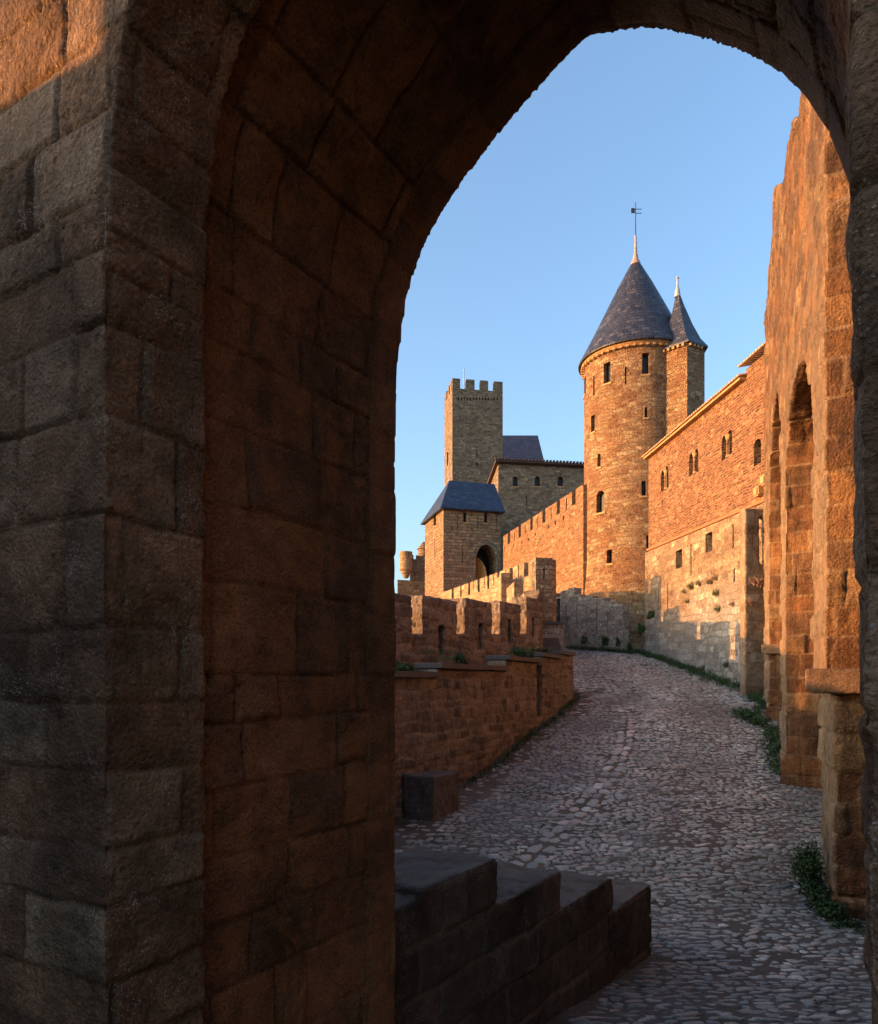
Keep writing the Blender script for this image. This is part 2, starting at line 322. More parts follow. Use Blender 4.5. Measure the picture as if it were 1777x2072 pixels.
# line helpers ------------------------------------------------------
LW = [(-1.8, 9.2), (-.72, 11.3), (.39, 13.4), (1.14, 14.9), (1.9, 16.8), (2.72, 18.6), (4.09, 21.8)]   # face of the garden wall
def left_x(y):
    ys = [p[1] for p in LW]+[26, 31, 37]; xs = [p[0] for p in LW]+[4.6, 5.0, 5.6]
    return np.where(y < 9.2, 2.05+.684*(y-6.92)-.0 if False else np.where(y < 6.9, 2.05+.684*(y-6.92)+.02, -2.0), np.interp(y, ys, xs))
def right_x(y):
    return np.interp(y, [0, 8.2, 13.5, 19, 22, 24, 33, 37], [3, 4.5, 6.6, 8.7, 9.9, 10.2, 9.6, 9.3])
def cobbles():
    pts = []
    y = 3.2; r = random.Random(3)
    while y < 36.5:
        dy = r.uniform(.06, .095)*(1 if y < 13 else 1.25 if y < 20 else 1.6)
        lx = float(left_x(np.array(y)))+.05 if y > 9.2 else (-2.2 if y > 6.95 else 2.05+.684*(y-6.92)+.05)
        rx = float(right_x(np.array(y)))+(.9 if y < 22 else -.05)
        if y < 6.95: rx = 4.6
        x = lx+r.uniform(0, .2)
        ph = r.uniform(-.02, .02)
        while x < rx:
            w = (r.uniform(.06, .17) if r.random() < .85 else r.uniform(.16, .27))*(1 if y < 20 else 1.25)
            pts.append((x+w/2, y+r.uniform(-.03, .03)+.05*math.sin(x*2.1+y*.9)+.04*math.sin(x*5.3-y)+ph, w, dy*r.uniform(.65, 1.25))); x += w+r.uniform(.006, .028)
        y += dy
    # a line of larger stones down the middle of the road
    a = P(985, 1725, 9.9); 
    ln = [(1.0, 9.3), (2.1, 11.5), (3.2, 13.6), (4.2, 16.2), (5.0, 19.0), (5.6, 22.5), (6.1, 27.)]
    n = len(pts); V = []; Fc = []; C = []
    yy = 8.7
    while yy < 27.4:
        L = r.uniform(.2, .42); sl_ = (np.interp(yy+.5, [q[1] for q in ln], [q[0] for q in ln])-np.interp(yy-.5, [q[1] for q in ln], [q[0] for q in ln]))
        for o_ in (-.11, .1):
            pts.append((float(np.interp(yy+L/2, [q[1] for q in ln], [q[0] for q in ln]))+o_+r.uniform(-.02, .02), yy+L/2+r.uniform(-.05, .05), L, r.uniform(.14, .2)))
        yy += L+.02
    S = 10; ang = np.arange(S)*2*math.pi/S
    P3 = np.array(pts)
    dirt = fbm(np.stack([P3[:, 0], P3[:, 1], P3[:, 0]*0], 1), .55, 3, 9)
    lyv = np.interp(P3[:, 1], [q[1] for q in ln], [q[0] for q in ln])
    for i, (x, y, w, h) in enumerate(pts):
        dl = x-(float(left_x(np.array(y))) if y > 9.2 else -2.2)
        if i < n and 9.5 < y < 24 and dl < .8+.8*dirt[i] and r.random() < .7: continue
        if i < n and 8.6 < y < 27.5 and abs(x-lyv[i]) < .21: continue
        if r.random() < .04+.15*max(0, dirt[i]) and not i >= n: continue
        big = i >= n
        rot = (math.atan2(1, .5)+r.uniform(-.15, .15)) if big else r.uniform(-.4, .4)+.5*dirt[i]
        hh = r.uniform(.006, .02)*(1.35 if big else 1); tone = r.random(); sup = r.uniform(2.2, 3.5)
        z0 = float(gz(x, y)); tilt = r.uniform(-.1, .1); tx = r.uniform(-.08, .08)
        jr = 1+np.array([r.uniform(-.24, .2) for _ in range(S)])
        ca = np.cos(ang); sa = np.sin(ang)
        ex = np.sign(ca)*np.abs(ca)**(2/sup); ey = np.sign(sa)*np.abs(sa)**(2/sup)
        rel = (x-float(left_x(np.array(y))) if y > 9.2 else x+2.2); band = min(1, max(0, .5+.9*dirt[i]+.22*math.sin(rel*2.6+.5)))
        base = len(V)
        sl = (float(gz(x, y+.1))-float(gz(x, y-.1)))/.2
        for (k, zz) in ((1.08, -.02), (.99, hh*.55), (.74, hh*.95), (.35, hh*1.0)):
            px = ex*w/2*k*jr; py = ey*h/2*k*jr
            X = px*math.cos(rot)-py*math.sin(rot); Y = px*math.sin(rot)+py*math.cos(rot)
            for a_, b_ in zip(X, Y): V.append((x+a_, y+b_, z0+zz+b_*(sl+tilt)+a_*tx)); C.append((tone, band, 0, 1))
        V.append((x, y, z0+hh*1.06)); C.append((tone, band, 0, 1))
        for q in range(3):
            for j in range(S):
                j2 = (j+1) % S; Fc.append((base+q*S+j, base+q*S+j2, base+(q+1)*S+j2, base+(q+1)*S+j))
        for j in range(S): Fc.append((base+3*S+j, base+3*S+(j+1) % S, base+4*S))
    me = bpy.data.meshes.new('c'); me.from_pydata(V, [], Fc); me.polygons.foreach_set('use_smooth', np.ones(len(Fc), bool))
    ca = me.color_attributes.new('blk', 'FLOAT_COLOR', 'POINT'); ca.data.foreach_set('color', np.array(C, np.float32).ravel())
    k = NT('cobble', .55, .45); oc = k.coord(); at = k.new('ShaderNodeVertexColor', layer_name='blk').outputs['Color']
    sp = k.new('ShaderNodeSeparateColor'); k.l.new(at, sp.inputs[0])
    c = k.ramp(sp.outputs[0], [(0, (.13, .145, .15)), (.18, (.2, .21, .205)), (.35, (.09, .1, .11)), (.5, (.24, .23, .205)), (.65, (.17, .175, .17)), (.78, (.2, .175, .15)), (.86, (.27, .18, .14)), (.93, (.34, .335, .31)), (1, (.15, .165, .17))])
    c = k.mix(.9, c, k.ramp(k.noise(oc, 28, 5, .7), [(.25, (.5, .5, .48)), (.75, (2.2, 2.2, 2.1))]), 'MULTIPLY')
    c = k.mix(k.math('MULTIPLY', k.g(k.noise(oc, 60, 3, .7), .5, .7), .35), c, (.2, .17, .14))
    c = k.mix(1., c, k.ramp(sp.outputs[1], [(0, (.66, .64, .56)), (1, (1.42, 1.38, 1.22))]), 'MULTIPLY')
    hs = k.new('ShaderNodeHueSaturation'); hs.inputs['Saturation'].default_value = .6; k.l.new(c, hs.inputs['Color']); c = hs.outputs[0]
    o = link('cobbled_road', me, k.out(c, k.bump(k.noise(oc, 45, 5, .7), .006))); o['kind'] = 'structure'
cobbles()
# ------------------------------------------------------------------ foliage
def foliage_mesh(centres, leaf=.03, seed=1, blade=False):
    "centres: (x,y,z,rx,ry,rz,count)"
    r = np.random.default_rng(seed); V = []; Fc = []; C = []
    for (x, y, z, rx, ry, rz, n) in centres:
        d = r.normal(size=(n, 3)); d /= np.linalg.norm(d, axis=1)[:, None]; rad = r.random(n)**.45
        lump = 1+.35*np.sin(d[:, 0]*5+x*3)*np.cos(d[:, 1]*4+y)
        p = d*rad[:, None]*lump[:, None]*np.array([rx, ry, rz])+np.array([x, y, z])
        for q, dd in zip(p, d):
            L = leaf*r.uniform(.6, 1.5); t = r.random()
            if blade:
                up = np.array([dd[0]*.6+r.normal()*.25, dd[1]*.6+r.normal()*.25, abs(r.normal())*.5+.6]); up /= np.linalg.norm(up)
                s = np.cross(up, r.normal(size=3)); s /= np.linalg.norm(s)+1e-6
                a = q-s*L*.12; b = q+s*L*.12; c = q+up*L*1.6+s*L*.1; k = len(V); V += [tuple(a), tuple(b), tuple(c)]; Fc.append((k, k+1, k+2)); C += [(t, 0, 0, 1)]*3
            else:
                a1 = r.normal(size=3); a1 /= np.linalg.norm(a1); a2 = np.cross(a1, dd+r.normal(size=3)*.4); a2 /= np.linalg.norm(a2)+1e-6
                k = len(V); V += [tuple(q-a1*L), tuple(q+a2*L*.45), tuple(q+a1*L), tuple(q-a2*L*.45)]; Fc.append((k, k+1, k+2, k+3)); C += [(t, 0, 0, 1)]*4
    me = bpy.data.meshes.new('f'); me.from_pydata(V, [], Fc)
    ca = me.color_attributes.new('blk', 'FLOAT_COLOR', 'POINT'); ca.data.foreach_set('color', np.array(C, np.float32).ravel()); return me
def plant(name, cs, label, cat, mat=M_LEAF, leaf=.03, seed=1, blade=False, group=None, kind=None):
    b = Vector(cs[0][:3]); o = link(name, foliage_mesh(cs, leaf, seed, blade), mat, base=b); tag(o, label, cat, group, kind); return o
# ------------------------------------------------------------------ openings
def ray_plane(u, v, A, n):
    d = Vector(((u-U0)/F, 1, (V0-v)/F)); o = Vector((0, 0, E)); A = Vector(A); n = Vector(n)
    return o+d*((A-o).dot(n)/d.dot(n))
def openings(A, T, N, specs, depth=.45, back=.3):
    """specs (u0,u1,v0,v1,kind) seen on plane A/T (outward normal N) -> cutter mesh, list of (pane prof, kind)"""
    A = Vector((A[0], A[1], 0)); T = Vector((T[0], T[1], 0)); N = Vector((N[0], N[1], 0)); bm = bmesh.new(); out = []
    for sp in specs:
        u0, u1, v0, v1, kd = sp[:5]
        p = ray_plane((u0+u1)/2, (v0+v1)/2, A, N); a = ray_plane(u0, (v0+v1)/2, A, N); b = ray_plane(u1, (v0+v1)/2, A, N)
        s0, s1 = sorted(((a-A).dot(T), (b-A).dot(T))); 
        zt = ray_plane((u0+u1)/2, v0, A, N).z; zb = ray_plane((u0+u1)/2, v1, A, N).z
        prof = arch_prof(s0, s1, zb, zt, kd)
        add_extr(bm, A, T, N, prof, -depth, .12)
        out.append((prof, kd))
    return mesh_of(bm), out
def arch_prof(s0, s1, zb, zt, kd):
    w = s1-s0; m = (s0+s1)/2
    if kd == 'round':
        r = w/2; return [(s0, zb), (s1, zb)]+[(m+r*math.cos(a), zt-r+r*math.sin(a)) for a in [i*math.pi/10 for i in range(11)]]
    if kd == 'point':
        h = w*.95; zs = zt-h; pr = [(s0, zb), (s1, zb)]
        pr += [(s1-(w/2)*(1-math.cos(a))*1.0, zs+h*math.sin(a)**.85) for a in [i*math.pi/2/8 for i in range(9)]]
        pr += [(s0+(w/2)*(1-math.cos(a)), zs+h*math.sin(a)**.85) for a in [(7-i)*math.pi/2/8 for i in range(8)]]
        return pr
    return [(s0, zb), (s1, zb), (s1, zt), (s0, zt)]
NAMES = {'slit': 'arrow_slit', 'rect': 'window', 'round': 'window', 'point': 'window', 'hole': 'putlog_hole', 'door': 'doorway'}
def panes(parent, A, T, N, res, back=.3, sill=False):
    for prof, kd in res:
        bm = bmesh.new(); c0 = sum(p[0] for p in prof)/len(prof); c1 = sum(p[1] for p in prof)/len(prof)
        pr = [(c0+(s-c0)*1.04, c1+(z-c1)*1.02) for s, z in prof]
        add_extr(bm, (A[0], A[1], 0), T, N, pr, -back-.03, -back)
        w = link(NAMES.get(kd, 'window'), mesh_of(bm), M_VOID, parent)  # dark sheet stands in for the shade inside the opening
        if sill and kd != 'slit' and kd != 'hole':
            bm = bmesh.new(); s0 = min(p[0] for p in prof); s1 = max(p[0] for p in prof); z0 = min(p[1] for p in prof)
            add_extr(bm, (A[0], A[1], 0), T, N, [(s0-.06, z0-.09), (s1+.06, z0-.09), (s1+.06, z0-.003), (s0-.06, z0-.003)], -.05, .04)
            o = link('window_sill', box_uv(mesh_of(bm)), M_TRIM, w)
def unit(a, b): v = Vector((b[0]-a[0], b[1]-a[1])); v.normalize(); return (v.x, v.y)
def plane_s(u, A, T):      # distance along the line A,T where image column u meets it
    k = (u-U0)/F; return (k*A[1]-A[0])/(T[0]-k*T[1])
# ------------------------------------------------------------------ 1. the gateway we stand in
e = (.8596, -.511); d = (.511, .8596); P0 = (-.22, 3.46)
ARC = [(0, 3.75), (.006, 4.0), (.022, 4.25), (.065, 4.49), (.11, 4.62), (.17, 4.74), (.27, 4.87), (.38, 4.985), (.54, 5.105), (.72, 5.225), (.85, 5.30), (.972, 5.362)]
def opening_prof(inset=0., rt=1.95, lowr=0.):
    L = [(x+inset, z) if x < .3 else (x+inset*(1-(x-.3)/.68), z-inset*.5) for x, z in ARC]
    R = [(1.10, 5.325-inset*.5), (1.255, 5.265-inset*.5), (1.44, 5.14-inset*.5), (1.58, 5.02-inset*.5), (1.70, 4.89), (1.78, 4.765), (1.86, 4.59), (min(rt, 1.915), 4.41), (min(rt, 1.938), 4.1), (rt, 3.8)]
    return L, R
def holes(me):
    "two round putlog holes drilled into the left reveal"
    for u, v, r_ in ((427, 1380, .021), (486, 1386, .019)):
        k = (u-U0)/F; q = (k*P0[1]-P0[0])/(d[0]-k*d[1]); X = P0[0]+d[0]*q; Y = P0[1]+d[1]*q
        bm = bmesh.new(); m = Matrix.Translation((X, Y, zof(v, Y))) @ Matrix.Rotation(math.atan2(e[1], e[0]), 4, 'Z') @ Matrix.Rotation(math.pi/2, 4, 'Y')
        bmesh.ops.create_cone(bm, cap_ends=True, segments=12, radius1=r_, radius2=r_, depth=.24, matrix=m); me = boolean(me, mesh_of(bm))
    return me
def ring(q0, q1, inset, rjamb, top=6., tl=-.8, tr=2.7, zb=.2):
    L, R = opening_prof(inset, rjamb[-1][0])
    pts = [(tl, zb), (inset, zb)]+L+R+[(t, z) for t, z in rjamb[::-1]]+[(tr, zb), (tr, top), (tl, top)]
    bm = bmesh.new(); A = (P0[0], P0[1], 0); add_extr(bm, A, e, d, pts, q0, q1); return holes(mesh_of(bm)) if q0 == -1.2 else mesh_of(bm)
def vault_map(co, no, k):
    t = (co[:, 0]-P0[0])*e[0]+(co[:, 1]-P0[1])*e[1]; z = co[:, 2]; zs = 3.75
    th = np.arctan2(z-zs, np.abs(.972-t)); v = np.where(z > zs, zs+1.35*th, z)
    fr = np.abs(no[:, 0]*d[0]+no[:, 1]*d[1]) > .75
    return np.where(fr, z, v)
def remap_intrados(me): return me
ZG = [4.6, 4.38, 4.14, 3.97, 3.75, 3.48, 3.19, 2.865, 2.636, 2.43, 2.2, 2.03, 1.8, 1.6]
gate = empty('stone_gateway', (P0[0], P0[1], .5), 'dark pointed stone gateway framing the whole view, weathered blocks in shade', 'gateway')
FN = [d, (-d[0], -d[1]), e, (-e[0], -e[1])]
o = link('front_arch', carve(ring(-1.563, -1.19, .05, [(2.0, .2), (1.975, 1.9), (1.962, 2.4), (1.955, 2.65), (1.95, 3.1), (1.943, 3.3), (1.94, 3.6)]), .013, FN, zlist=ZG, ch=(.2, .26), bw=(.28, .55), jw=.015, joint=.012, off=.006, rough=.009, warp=.02, mapv=vault_map, seed=3, rsc=9), M_FRONT, gate)
o = link('vault', carve(ring(-1.2, -.2, 0., [(2.03, .2), (2.0, 3.7)]), .0125, FN, zlist=[2.06, 2.32, 2.55, 2.72, 3.05, 3.33, 3.62, 3.95, 4.2, 4.5, 4.85, 5.1, 5.5], ch=(.22, .3), bw=(.3, .6), jw=.014, joint=.012, off=.006, rough=.010, warp=.022, mapv=vault_map, seed=9, rsc=7), M_GATE, gate)
o = link('rear_arch', carve(ring(-.215, 0, .014, [(2.03, .2), (2.0, 3.7)]), .015, FN, zlist=[2.06, 2.3, 2.52, 2.72, 3.0, 3.3, 3.6, 3.9, 4.2, 4.5, 4.8, 5.2], ch=(.24, .3), bw=(.3, .5), jw=.014, joint=.006, off=.004, rough=.0025, warp=.02, mapv=vault_map, seed=14, rsc=4), M_GATE, gate)
bm = bmesh.new(); A = (P0[0], P0[1], 0)
add_extr(bm, A, e, d, [(-4.2, 0), (-.79, 0), (-.79, 6.9), (-4.2, 6.9)], -1.55, -.01)
add_extr(bm, A, e, d, [(2.69, 0), (7.2, 0), (7.2, 9.8), (2.69, 9.8)], -1.55, -.01)  # right wing extended and raised out of view to block sky light
add_extr(bm, A, e, d, [(-.78, 5.99), (2.68, 5.99), (2.68, 9.8), (-.78, 9.8)], -1.54, -.02)
link('upper_wall', box_uv(mesh_of(bm)), M_GREY, gate)
# two round putlog holes in the reveal
fw = empty('added_shade_wall', (-5, -6, 1), 'unseen stone wall added left of the gateway to shade its front', 'wall')  # unseen wall added to cast shade on the gateway front
bm = bmesh.new(); add_prism(bm, [(-5.2, 1.6), (-4.5, 1.6), (-4.5, 4.3), (-5.2, 4.3)], .3, 4.94); add_prism(bm, [(-5.2, -9), (-4.5, -9), (-4.5, 1.6), (-5.2, 1.6)], .3, 7.2); link('wall_body', box_uv(mesh_of(bm)), M_GREY, fw)
bm = bmesh.new(); add_prism(bm, [(-5.28, 1.61), (-4.42, 1.61), (-4.42, 4.35), (-5.28, 4.35)], 4.943, 5.0); link('coping', mesh_of(bm), M_CAP, fw)
fb = empty('added_shade_block', (3.4, -9, 1), 'unseen stone block added behind the camera on the right to darken the reveal', 'building')  # unseen block added to keep light off the reveal and parapet face
bm = bmesh.new(); add_prism(bm, [(2.7, -11), (6, -11), (6, -.6), (2.7, -.3)], .3, 8.5); link('building_body', box_uv(mesh_of(bm)), M_GREY, fb)
bm = bmesh.new(); add_prism(bm, [(2.5, -11.2), (6.2, -11.2), (6.2, -.7), (2.5, -.7)], 8.503, 8.7); link('eave', mesh_of(bm), M_CAP, fb)
lk = empty('added_sky_blocker', (6.2, 3, 0), 'unseen stone wall added on the right to cut sky light on the parapet face', 'wall')  # unseen wall added to close a gap of sky and bounce warm light
bm = bmesh.new(); add_prism(bm, [(5.7, -.1), (6.4, -.5), (7.1, 6.5), (6.3, 6.9)], -.5, 9.3); link('wall_body', box_uv(mesh_of(bm)), M_GREY, lk)
bm = bmesh.new(); add_prism(bm, [(5.62, -.1), (6.48, -.5), (7.18, 6.5), (6.22, 6.9)], 9.304, 9.42); link('coping', mesh_of(bm), M_CAP, lk)
# ------------------------------------------------------------------ 2. stepped parapet
TS = unit((0, 0), (.684, 1)); NS = (-TS[1]*-1, -TS[0])   # face normal towards the road side is (TS.y,-TS.x)
A0 = (2.05, 6.92)
def sp_s(Y): return (Y-6.92)/TS[1]
back = (-TS[1], TS[0])
sY = [3.2, 4.22, 4.46, 5.23, 6.11, 6.92]; sZ = [1.545, 1.59, 1.59, 1.30, 1.02, .725]
prof = [(sp_s(3.2), .1), (0, -.25), (0, .725), (sp_s(6.11), .725), (sp_s(6.11), 1.02), (sp_s(5.23), 1.02), (sp_s(5.23), 1.30), (sp_s(4.46), 1.30), (sp_s(4.46), 1.59), (sp_s(3.78), 1.59), (sp_s(3.78), 1.545), (sp_s(3.2), 1.545)]
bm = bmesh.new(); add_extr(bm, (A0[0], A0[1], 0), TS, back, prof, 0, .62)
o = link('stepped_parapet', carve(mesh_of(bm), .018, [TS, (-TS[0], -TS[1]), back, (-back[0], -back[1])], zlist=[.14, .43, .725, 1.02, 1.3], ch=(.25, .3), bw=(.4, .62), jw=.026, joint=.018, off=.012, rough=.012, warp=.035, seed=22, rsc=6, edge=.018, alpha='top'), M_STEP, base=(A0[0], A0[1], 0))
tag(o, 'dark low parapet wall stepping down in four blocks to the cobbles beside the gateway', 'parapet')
# ------------------------------------------------------------------ 3. garden wall
def ribbon(pts, off0, off1, zf0, zf1, bm):
    "strip along polyline between normal offsets (left side positive)"
    n = len(pts); Q = []
    for i in range(n):
        a = pts[max(i-1, 0)]; b = pts[min(i+1, n-1)]; t = unit(a, b); nn = (-t[1], t[0]); Q.append((pts[i], nn))
    rows = []
    for (p, nn), z0, z1 in zip(Q, zf0, zf1):
        a = (p[0]+nn[0]*off0, p[1]+nn[1]*off0); b = (p[0]+nn[0]*off1, p[1]+nn[1]*off1)
        rows.append([bm.verts.new((a[0], a[1], z0)), bm.verts.new((b[0], b[1], z0)), bm.verts.new((b[0], b[1], z1)), bm.verts.new((a[0], a[1], z1))])
    for r0, r1 in zip(rows, rows[1:]):
        for j in range(4): bm.faces.new((r0[j], r0[(j+1) % 4], r1[(j+1) % 4], r1[j]))
    bm.faces.new(rows[0][::-1]); bm.faces.new(rows[-1])
def interp_line(pts, ys):
    return [(float(np.interp(y, [p[1] for p in pts], [p[0] for p in pts])), y) for y in ys]
gw = empty('garden_wall', (.39, 13.4, .7), 'low curved retaining wall of brown rubble along the left edge of the road', 'wall')
segs = [(9.2, 12.62, 2.74), (12.62, 15.75, 2.90), (15.75, 18.4, 3.14), (18.4, 20.3, 3.3), (20.3, 21.8, 3.43)]
bm = bmesh.new()
ys = []; zt = []
for a, b, z in segs:
    for y in np.linspace(a, b-.004 if b < 21.8 else b, 5): ys.append(y); zt.append(z)
pl = interp_line(LW, ys)
ribbon(pl, 0, .45, [float(zr(y))-.3 for y in ys], zt, bm)
# return at the far end, turning left
c = (4.09, 21.8)
add_prism(bm, [(4.07, 21.7), (4.09, 22.2), (1.5, 23.2), (1.4, 22.7), (3.66, 21.8)], 1.6, 3.42)
me = mesh_of(bm)
# narrow doorway niche near the far end
TG = unit((2.72, 18.6), (4.09, 21.8)); NG = (TG[1], -TG[0])
cut, res = openings((2.72, 18.6), TG, NG, [(1088, 1098, 1347, 1452, 'rect')], .3)
me = boolean(me, cut)
NL = [(TG[1], -TG[0]), unit((0, 0), (.86, -.51)), unit((0, 0), (.9, -.42)), (-.88, .46), (.4, .9), (-.4, -.9)]
o = link('wall_body', carve(me, .035, [(.88, -.47), (-.88, .47), (.47, .88), (-.47, -.88)], ch=(.1, .22), bw=(.2, .5), jw=.03, joint=.02, off=.012, rough=.014, warp=.075, seed=31, rsc=6), M_GARD, gw)
bm = bmesh.new(); add_extr(bm, (2.72, 18.6, 0), TG, NG, [(s*1.0, z) for s, z in res[0][0]], -.27, -.24); link('doorway', mesh_of(bm), M_VOID, gw)  # dark sheet painted in for the shade of the niche
for i, (a, b, z) in enumerate(segs):
    bm = bmesh.new(); yy = list(np.linspace(a+(.012 if i else 0), b-.012, 7)); ribbon(interp_line(LW, yy), -.07, .5, [z+.004]*7, [z+.105]*7, bm)
    bmesh.ops.bevel(bm, geom=[x for x in bm.edges if x.calc_length() > .3], offset=.012, segments=1, affect='EDGES')
    link('coping', mesh_of(bm), M_CAP, gw)
# terrace soil behind
bm = bmesh.new(); yy = list(np.linspace(8.5, 23, 16)); ribbon(interp_line([(-2.2, 8.5)]+LW+[(4.4, 23)], yy), .44, 2.9, [.5]*16, [float(np.interp(y, [9, 13, 16, 19, 23], [2.55, 2.78, 2.98, 3.15, 3.2])) for y in yy], bm)
o = link('terrace', mesh_of(bm), mat_plain('soil', (.07, .055, .035), .95, .1, .6, 20, .02)); o['kind'] = 'structure'
# bench block
bp = P(877, 1650, 11.35); th = math.radians(33)
bm = bmesh.new(); cx, cy = bp.x-.02, bp.y+.55
cx, cy = bp.x, bp.y
f1 = (-.93, .36); f2 = (.56, .83)
fp = [(cx, cy), (cx+f2[0]*.78, cy+f2[1]*.78), (cx+f2[0]*.78+f1[0]*.52, cy+f2[1]*.78+f1[1]*.52), (cx+f1[0]*.52, cy+f1[1]*.52)]
add_prism(bm, fp, .2, 1.17)
M_BENCH = mat_carved('block_stone', [(.11, .1, .095), (.17, .13, .1), (.13, .11, .1)], (.1, .1, .09), (.05, .045, .04), .6, fine=50, fd=.004)
o = link('stone_block', carve(mesh_of(bm), .02, [f1, f2, (-f1[0], -f1[1]), (-f2[0], -f2[1])], zlist=[-3, -1, 1.9, 4], ch=(2, 3), bw=(9, 12), jw=.01, joint=.0, off=.0, rough=.014, seed=3, rsc=4, edge=.035), M_BENCH, base=(cx, cy, .4))
tag(o, 'single squared dark stone block standing against the foot of the garden wall', 'stone block')
# ------------------------------------------------------------------ 4. crenellated walls
def cren_profile(L, zt, crens, zb, dep):
    "zt: [(s,z)] top polyline, crens [(s0,s1)]"
    f = lambda s: float(np.interp(s, [q[0] for q in zt], [q[1] for q in zt]))
    pr = [(0, zb), (L, zb), (L, f(L))]; c = sorted(crens, reverse=True)
    for a, b in c:
        for q in sorted([t for t, _ in zt if b < t < pr[-1][0]-1e-4], reverse=True): pr.append((q, f(q)))
        dp = dep[round(a, 3)] if isinstance(dep, dict) else dep; pr += [(b, f(b)), (b, f(b)-dp), (a, f(a)-dp), (a, f(a))]
    for q in sorted([t for t, _ in zt if 1e-3 < t < pr[-1][0]-1e-4], reverse=True): pr.append((q, f(q)))
    pr.append((0, f(0))); return pr
# near merlon wall
MA = (-8.53, 3.5); MT = unit((0, 0), (.6, 1)); MN = (MT[1], -MT[0])
def ms(u): return plane_s(u, MA, MT)
L1 = ms(1098)
merl = [(None, 835, 1202, 1206), (856, 925, 1201, 1216), (942, 997, 1208, 1220), (1012, 1054, 1212, 1224), (1066, 1091, 1209, 1212), (1091, 1098.5, 1196, 1196)]
def my(s): return MA[1]+MT[1]*s
SH = (14.0-MA[1])/MT[1]; pr = [(0, 0), (L1, 0)]; tops = []
for (a, b, va, vb) in merl[::-1]:
    sa = SH if a is None else ms(a); sb = ms(b); za = zof(vb, my(sb))
    tops.append((sa, sb, za))
prev = None
for (sa, sb, za) in tops:
    if prev is not None and sb < prev-.05:
        zc = zof(1281, my(sb)); pr += [(prev, zc), (sb, zc-.02)]
    pr += [(sb, za), (sa, za)]; prev = sa
# hidden stretch towards the gate (casts the crenellated shade on the road)
s = SH; z = tops[-1][2]
for i in range(3):
    pr += [(s, z-1.0), (s-.5, z-1.0)]; z -= .14; pr += [(s-.5, z), (s-2.1, z)]; s -= 2.1
pr += [(s, z), (0, z-.45)]
pr = [(max(a, 0), b) for a, b in pr]
bm = bmesh.new(); add_extr(bm, (MA[0], MA[1], 0), MT, (-MN[0], -MN[1]), pr, 0, .55); me = mesh_of(bm)
cut, res = openings(MA, MT, MN, [(889, 900, 1267, 1326, 'slit'), (970, 977, 1262, 1314, 'slit'), (1029, 1036, 1254, 1301, 'slit'), (1078, 1082, 1250, 1290, 'slit')], .7)
nm = empty('battlement_wall', (MA[0]+MT[0]*14, MA[1]+MT[1]*14, 2), 'shaded crenellated wall with narrow slits behind the low garden wall', 'battlement')
cut2, res2 = openings(MA, MT, MN, [(889, 900, 1267, 1326, 'slit'), (970, 977, 1262, 1314, 'slit'), (1029, 1036, 1254, 1301, 'slit'), (1078, 1082, 1250, 1290, 'slit')], .4)
me = boolean(me, cut2)
link('wall_body', carve(me, .036, [MN, (-MN[0], -MN[1]), MT, (-MT[0], -MT[1])], ch=(.13, .3), bw=(.18, .5), jw=.04, joint=.024, off=.016, rough=.018, warp=.1, seed=44, rsc=5), M_MERL, nm)
panes(nm, MA, MT, MN, res2, .33)
# return of the battlement running back from its end
RA = (3.3, 23.6); RB = (3.75, 31.6); RT = unit(RA, RB); RN = (-RT[1], RT[0])
LR = math.dist(RA, RB); crs = [(.15, .62), (2.95, 3.3), (5.75, 6.15), (7.3, 7.5)]  # crenel gaps shaped for the sun strips they throw on the long wall
bm = bmesh.new(); add_extr(bm, (*RA, 0), RT, RN, cren_profile(LR, [(0, 5.65), (1, 5.68), (LR, 6.1)], crs, 2, {.15: 1.35, 2.95: .7, 5.75: 1.4, 7.3: .8}), 0, .45)
rw = empty('battlement_return', (*RA, 3), 'short sunlit battlement running back behind the end of the shaded merlons', 'battlement')
link('wall_body', box_uv(mesh_of(bm)), M_LIT, rw)
def far_wall(name, label, cat, ua, Ya, slope, ub, vtop, crens, dep, mat, thick=.6, zb=2.5, steps=None, slits=(), side=-1, dz=0.):
    A = ((ua-U0)/F*Ya, Ya); T = unit((0, 0), (slope, 1)); L = plane_s(ub, A, T); N = (-T[1], T[0])    # N faces -X (the sun)
    z = zof(vtop, Ya); cs = [tuple(sorted((plane_s(a, A, T), plane_s(b, A, T)))) for a, b in crens]
    bm = bmesh.new(); add_extr(bm, (*A, 0), T, N, cren_profile(L, [(0, z), (L, z+dz)], cs, zb, dep), -thick, 0); me = mesh_of(bm)
    t = empty(name, (*A, zb), label, cat)
    res = []
    if slits:
        cut, res = openings(A, T, N, slits, .35); me = boolean(me, cut)
    link('wall_body', box_uv(me), mat, t)
    if res: panes(t, A, T, N, res, .2)
    return t, A, T, N, L, z
far_wall('barbican_wall', 'sunlit crenellated wall climbing behind the near merlons towards the square dark wall end', 'battlement', 1083, 31, -.33, 893, 1130,
    [(913.7, 918), (931, 934), (947, 951), (965.8, 970.5), (985.5, 990), (1006, 1010.5), (1030.7, 1037.6), (1059.8, 1069.2)], .66, M_LIT, 1.0, 3,
    slits=[(979, 980.6, 1165, 1190, 'slit'), (998, 999.8, 1160, 1185, 'slit'), (1022, 1023.6, 1150, 1176, 'slit'), (957, 958.3, 1172, 1192, 'slit'), (1048, 1050, 1140, 1170, 'slit')])
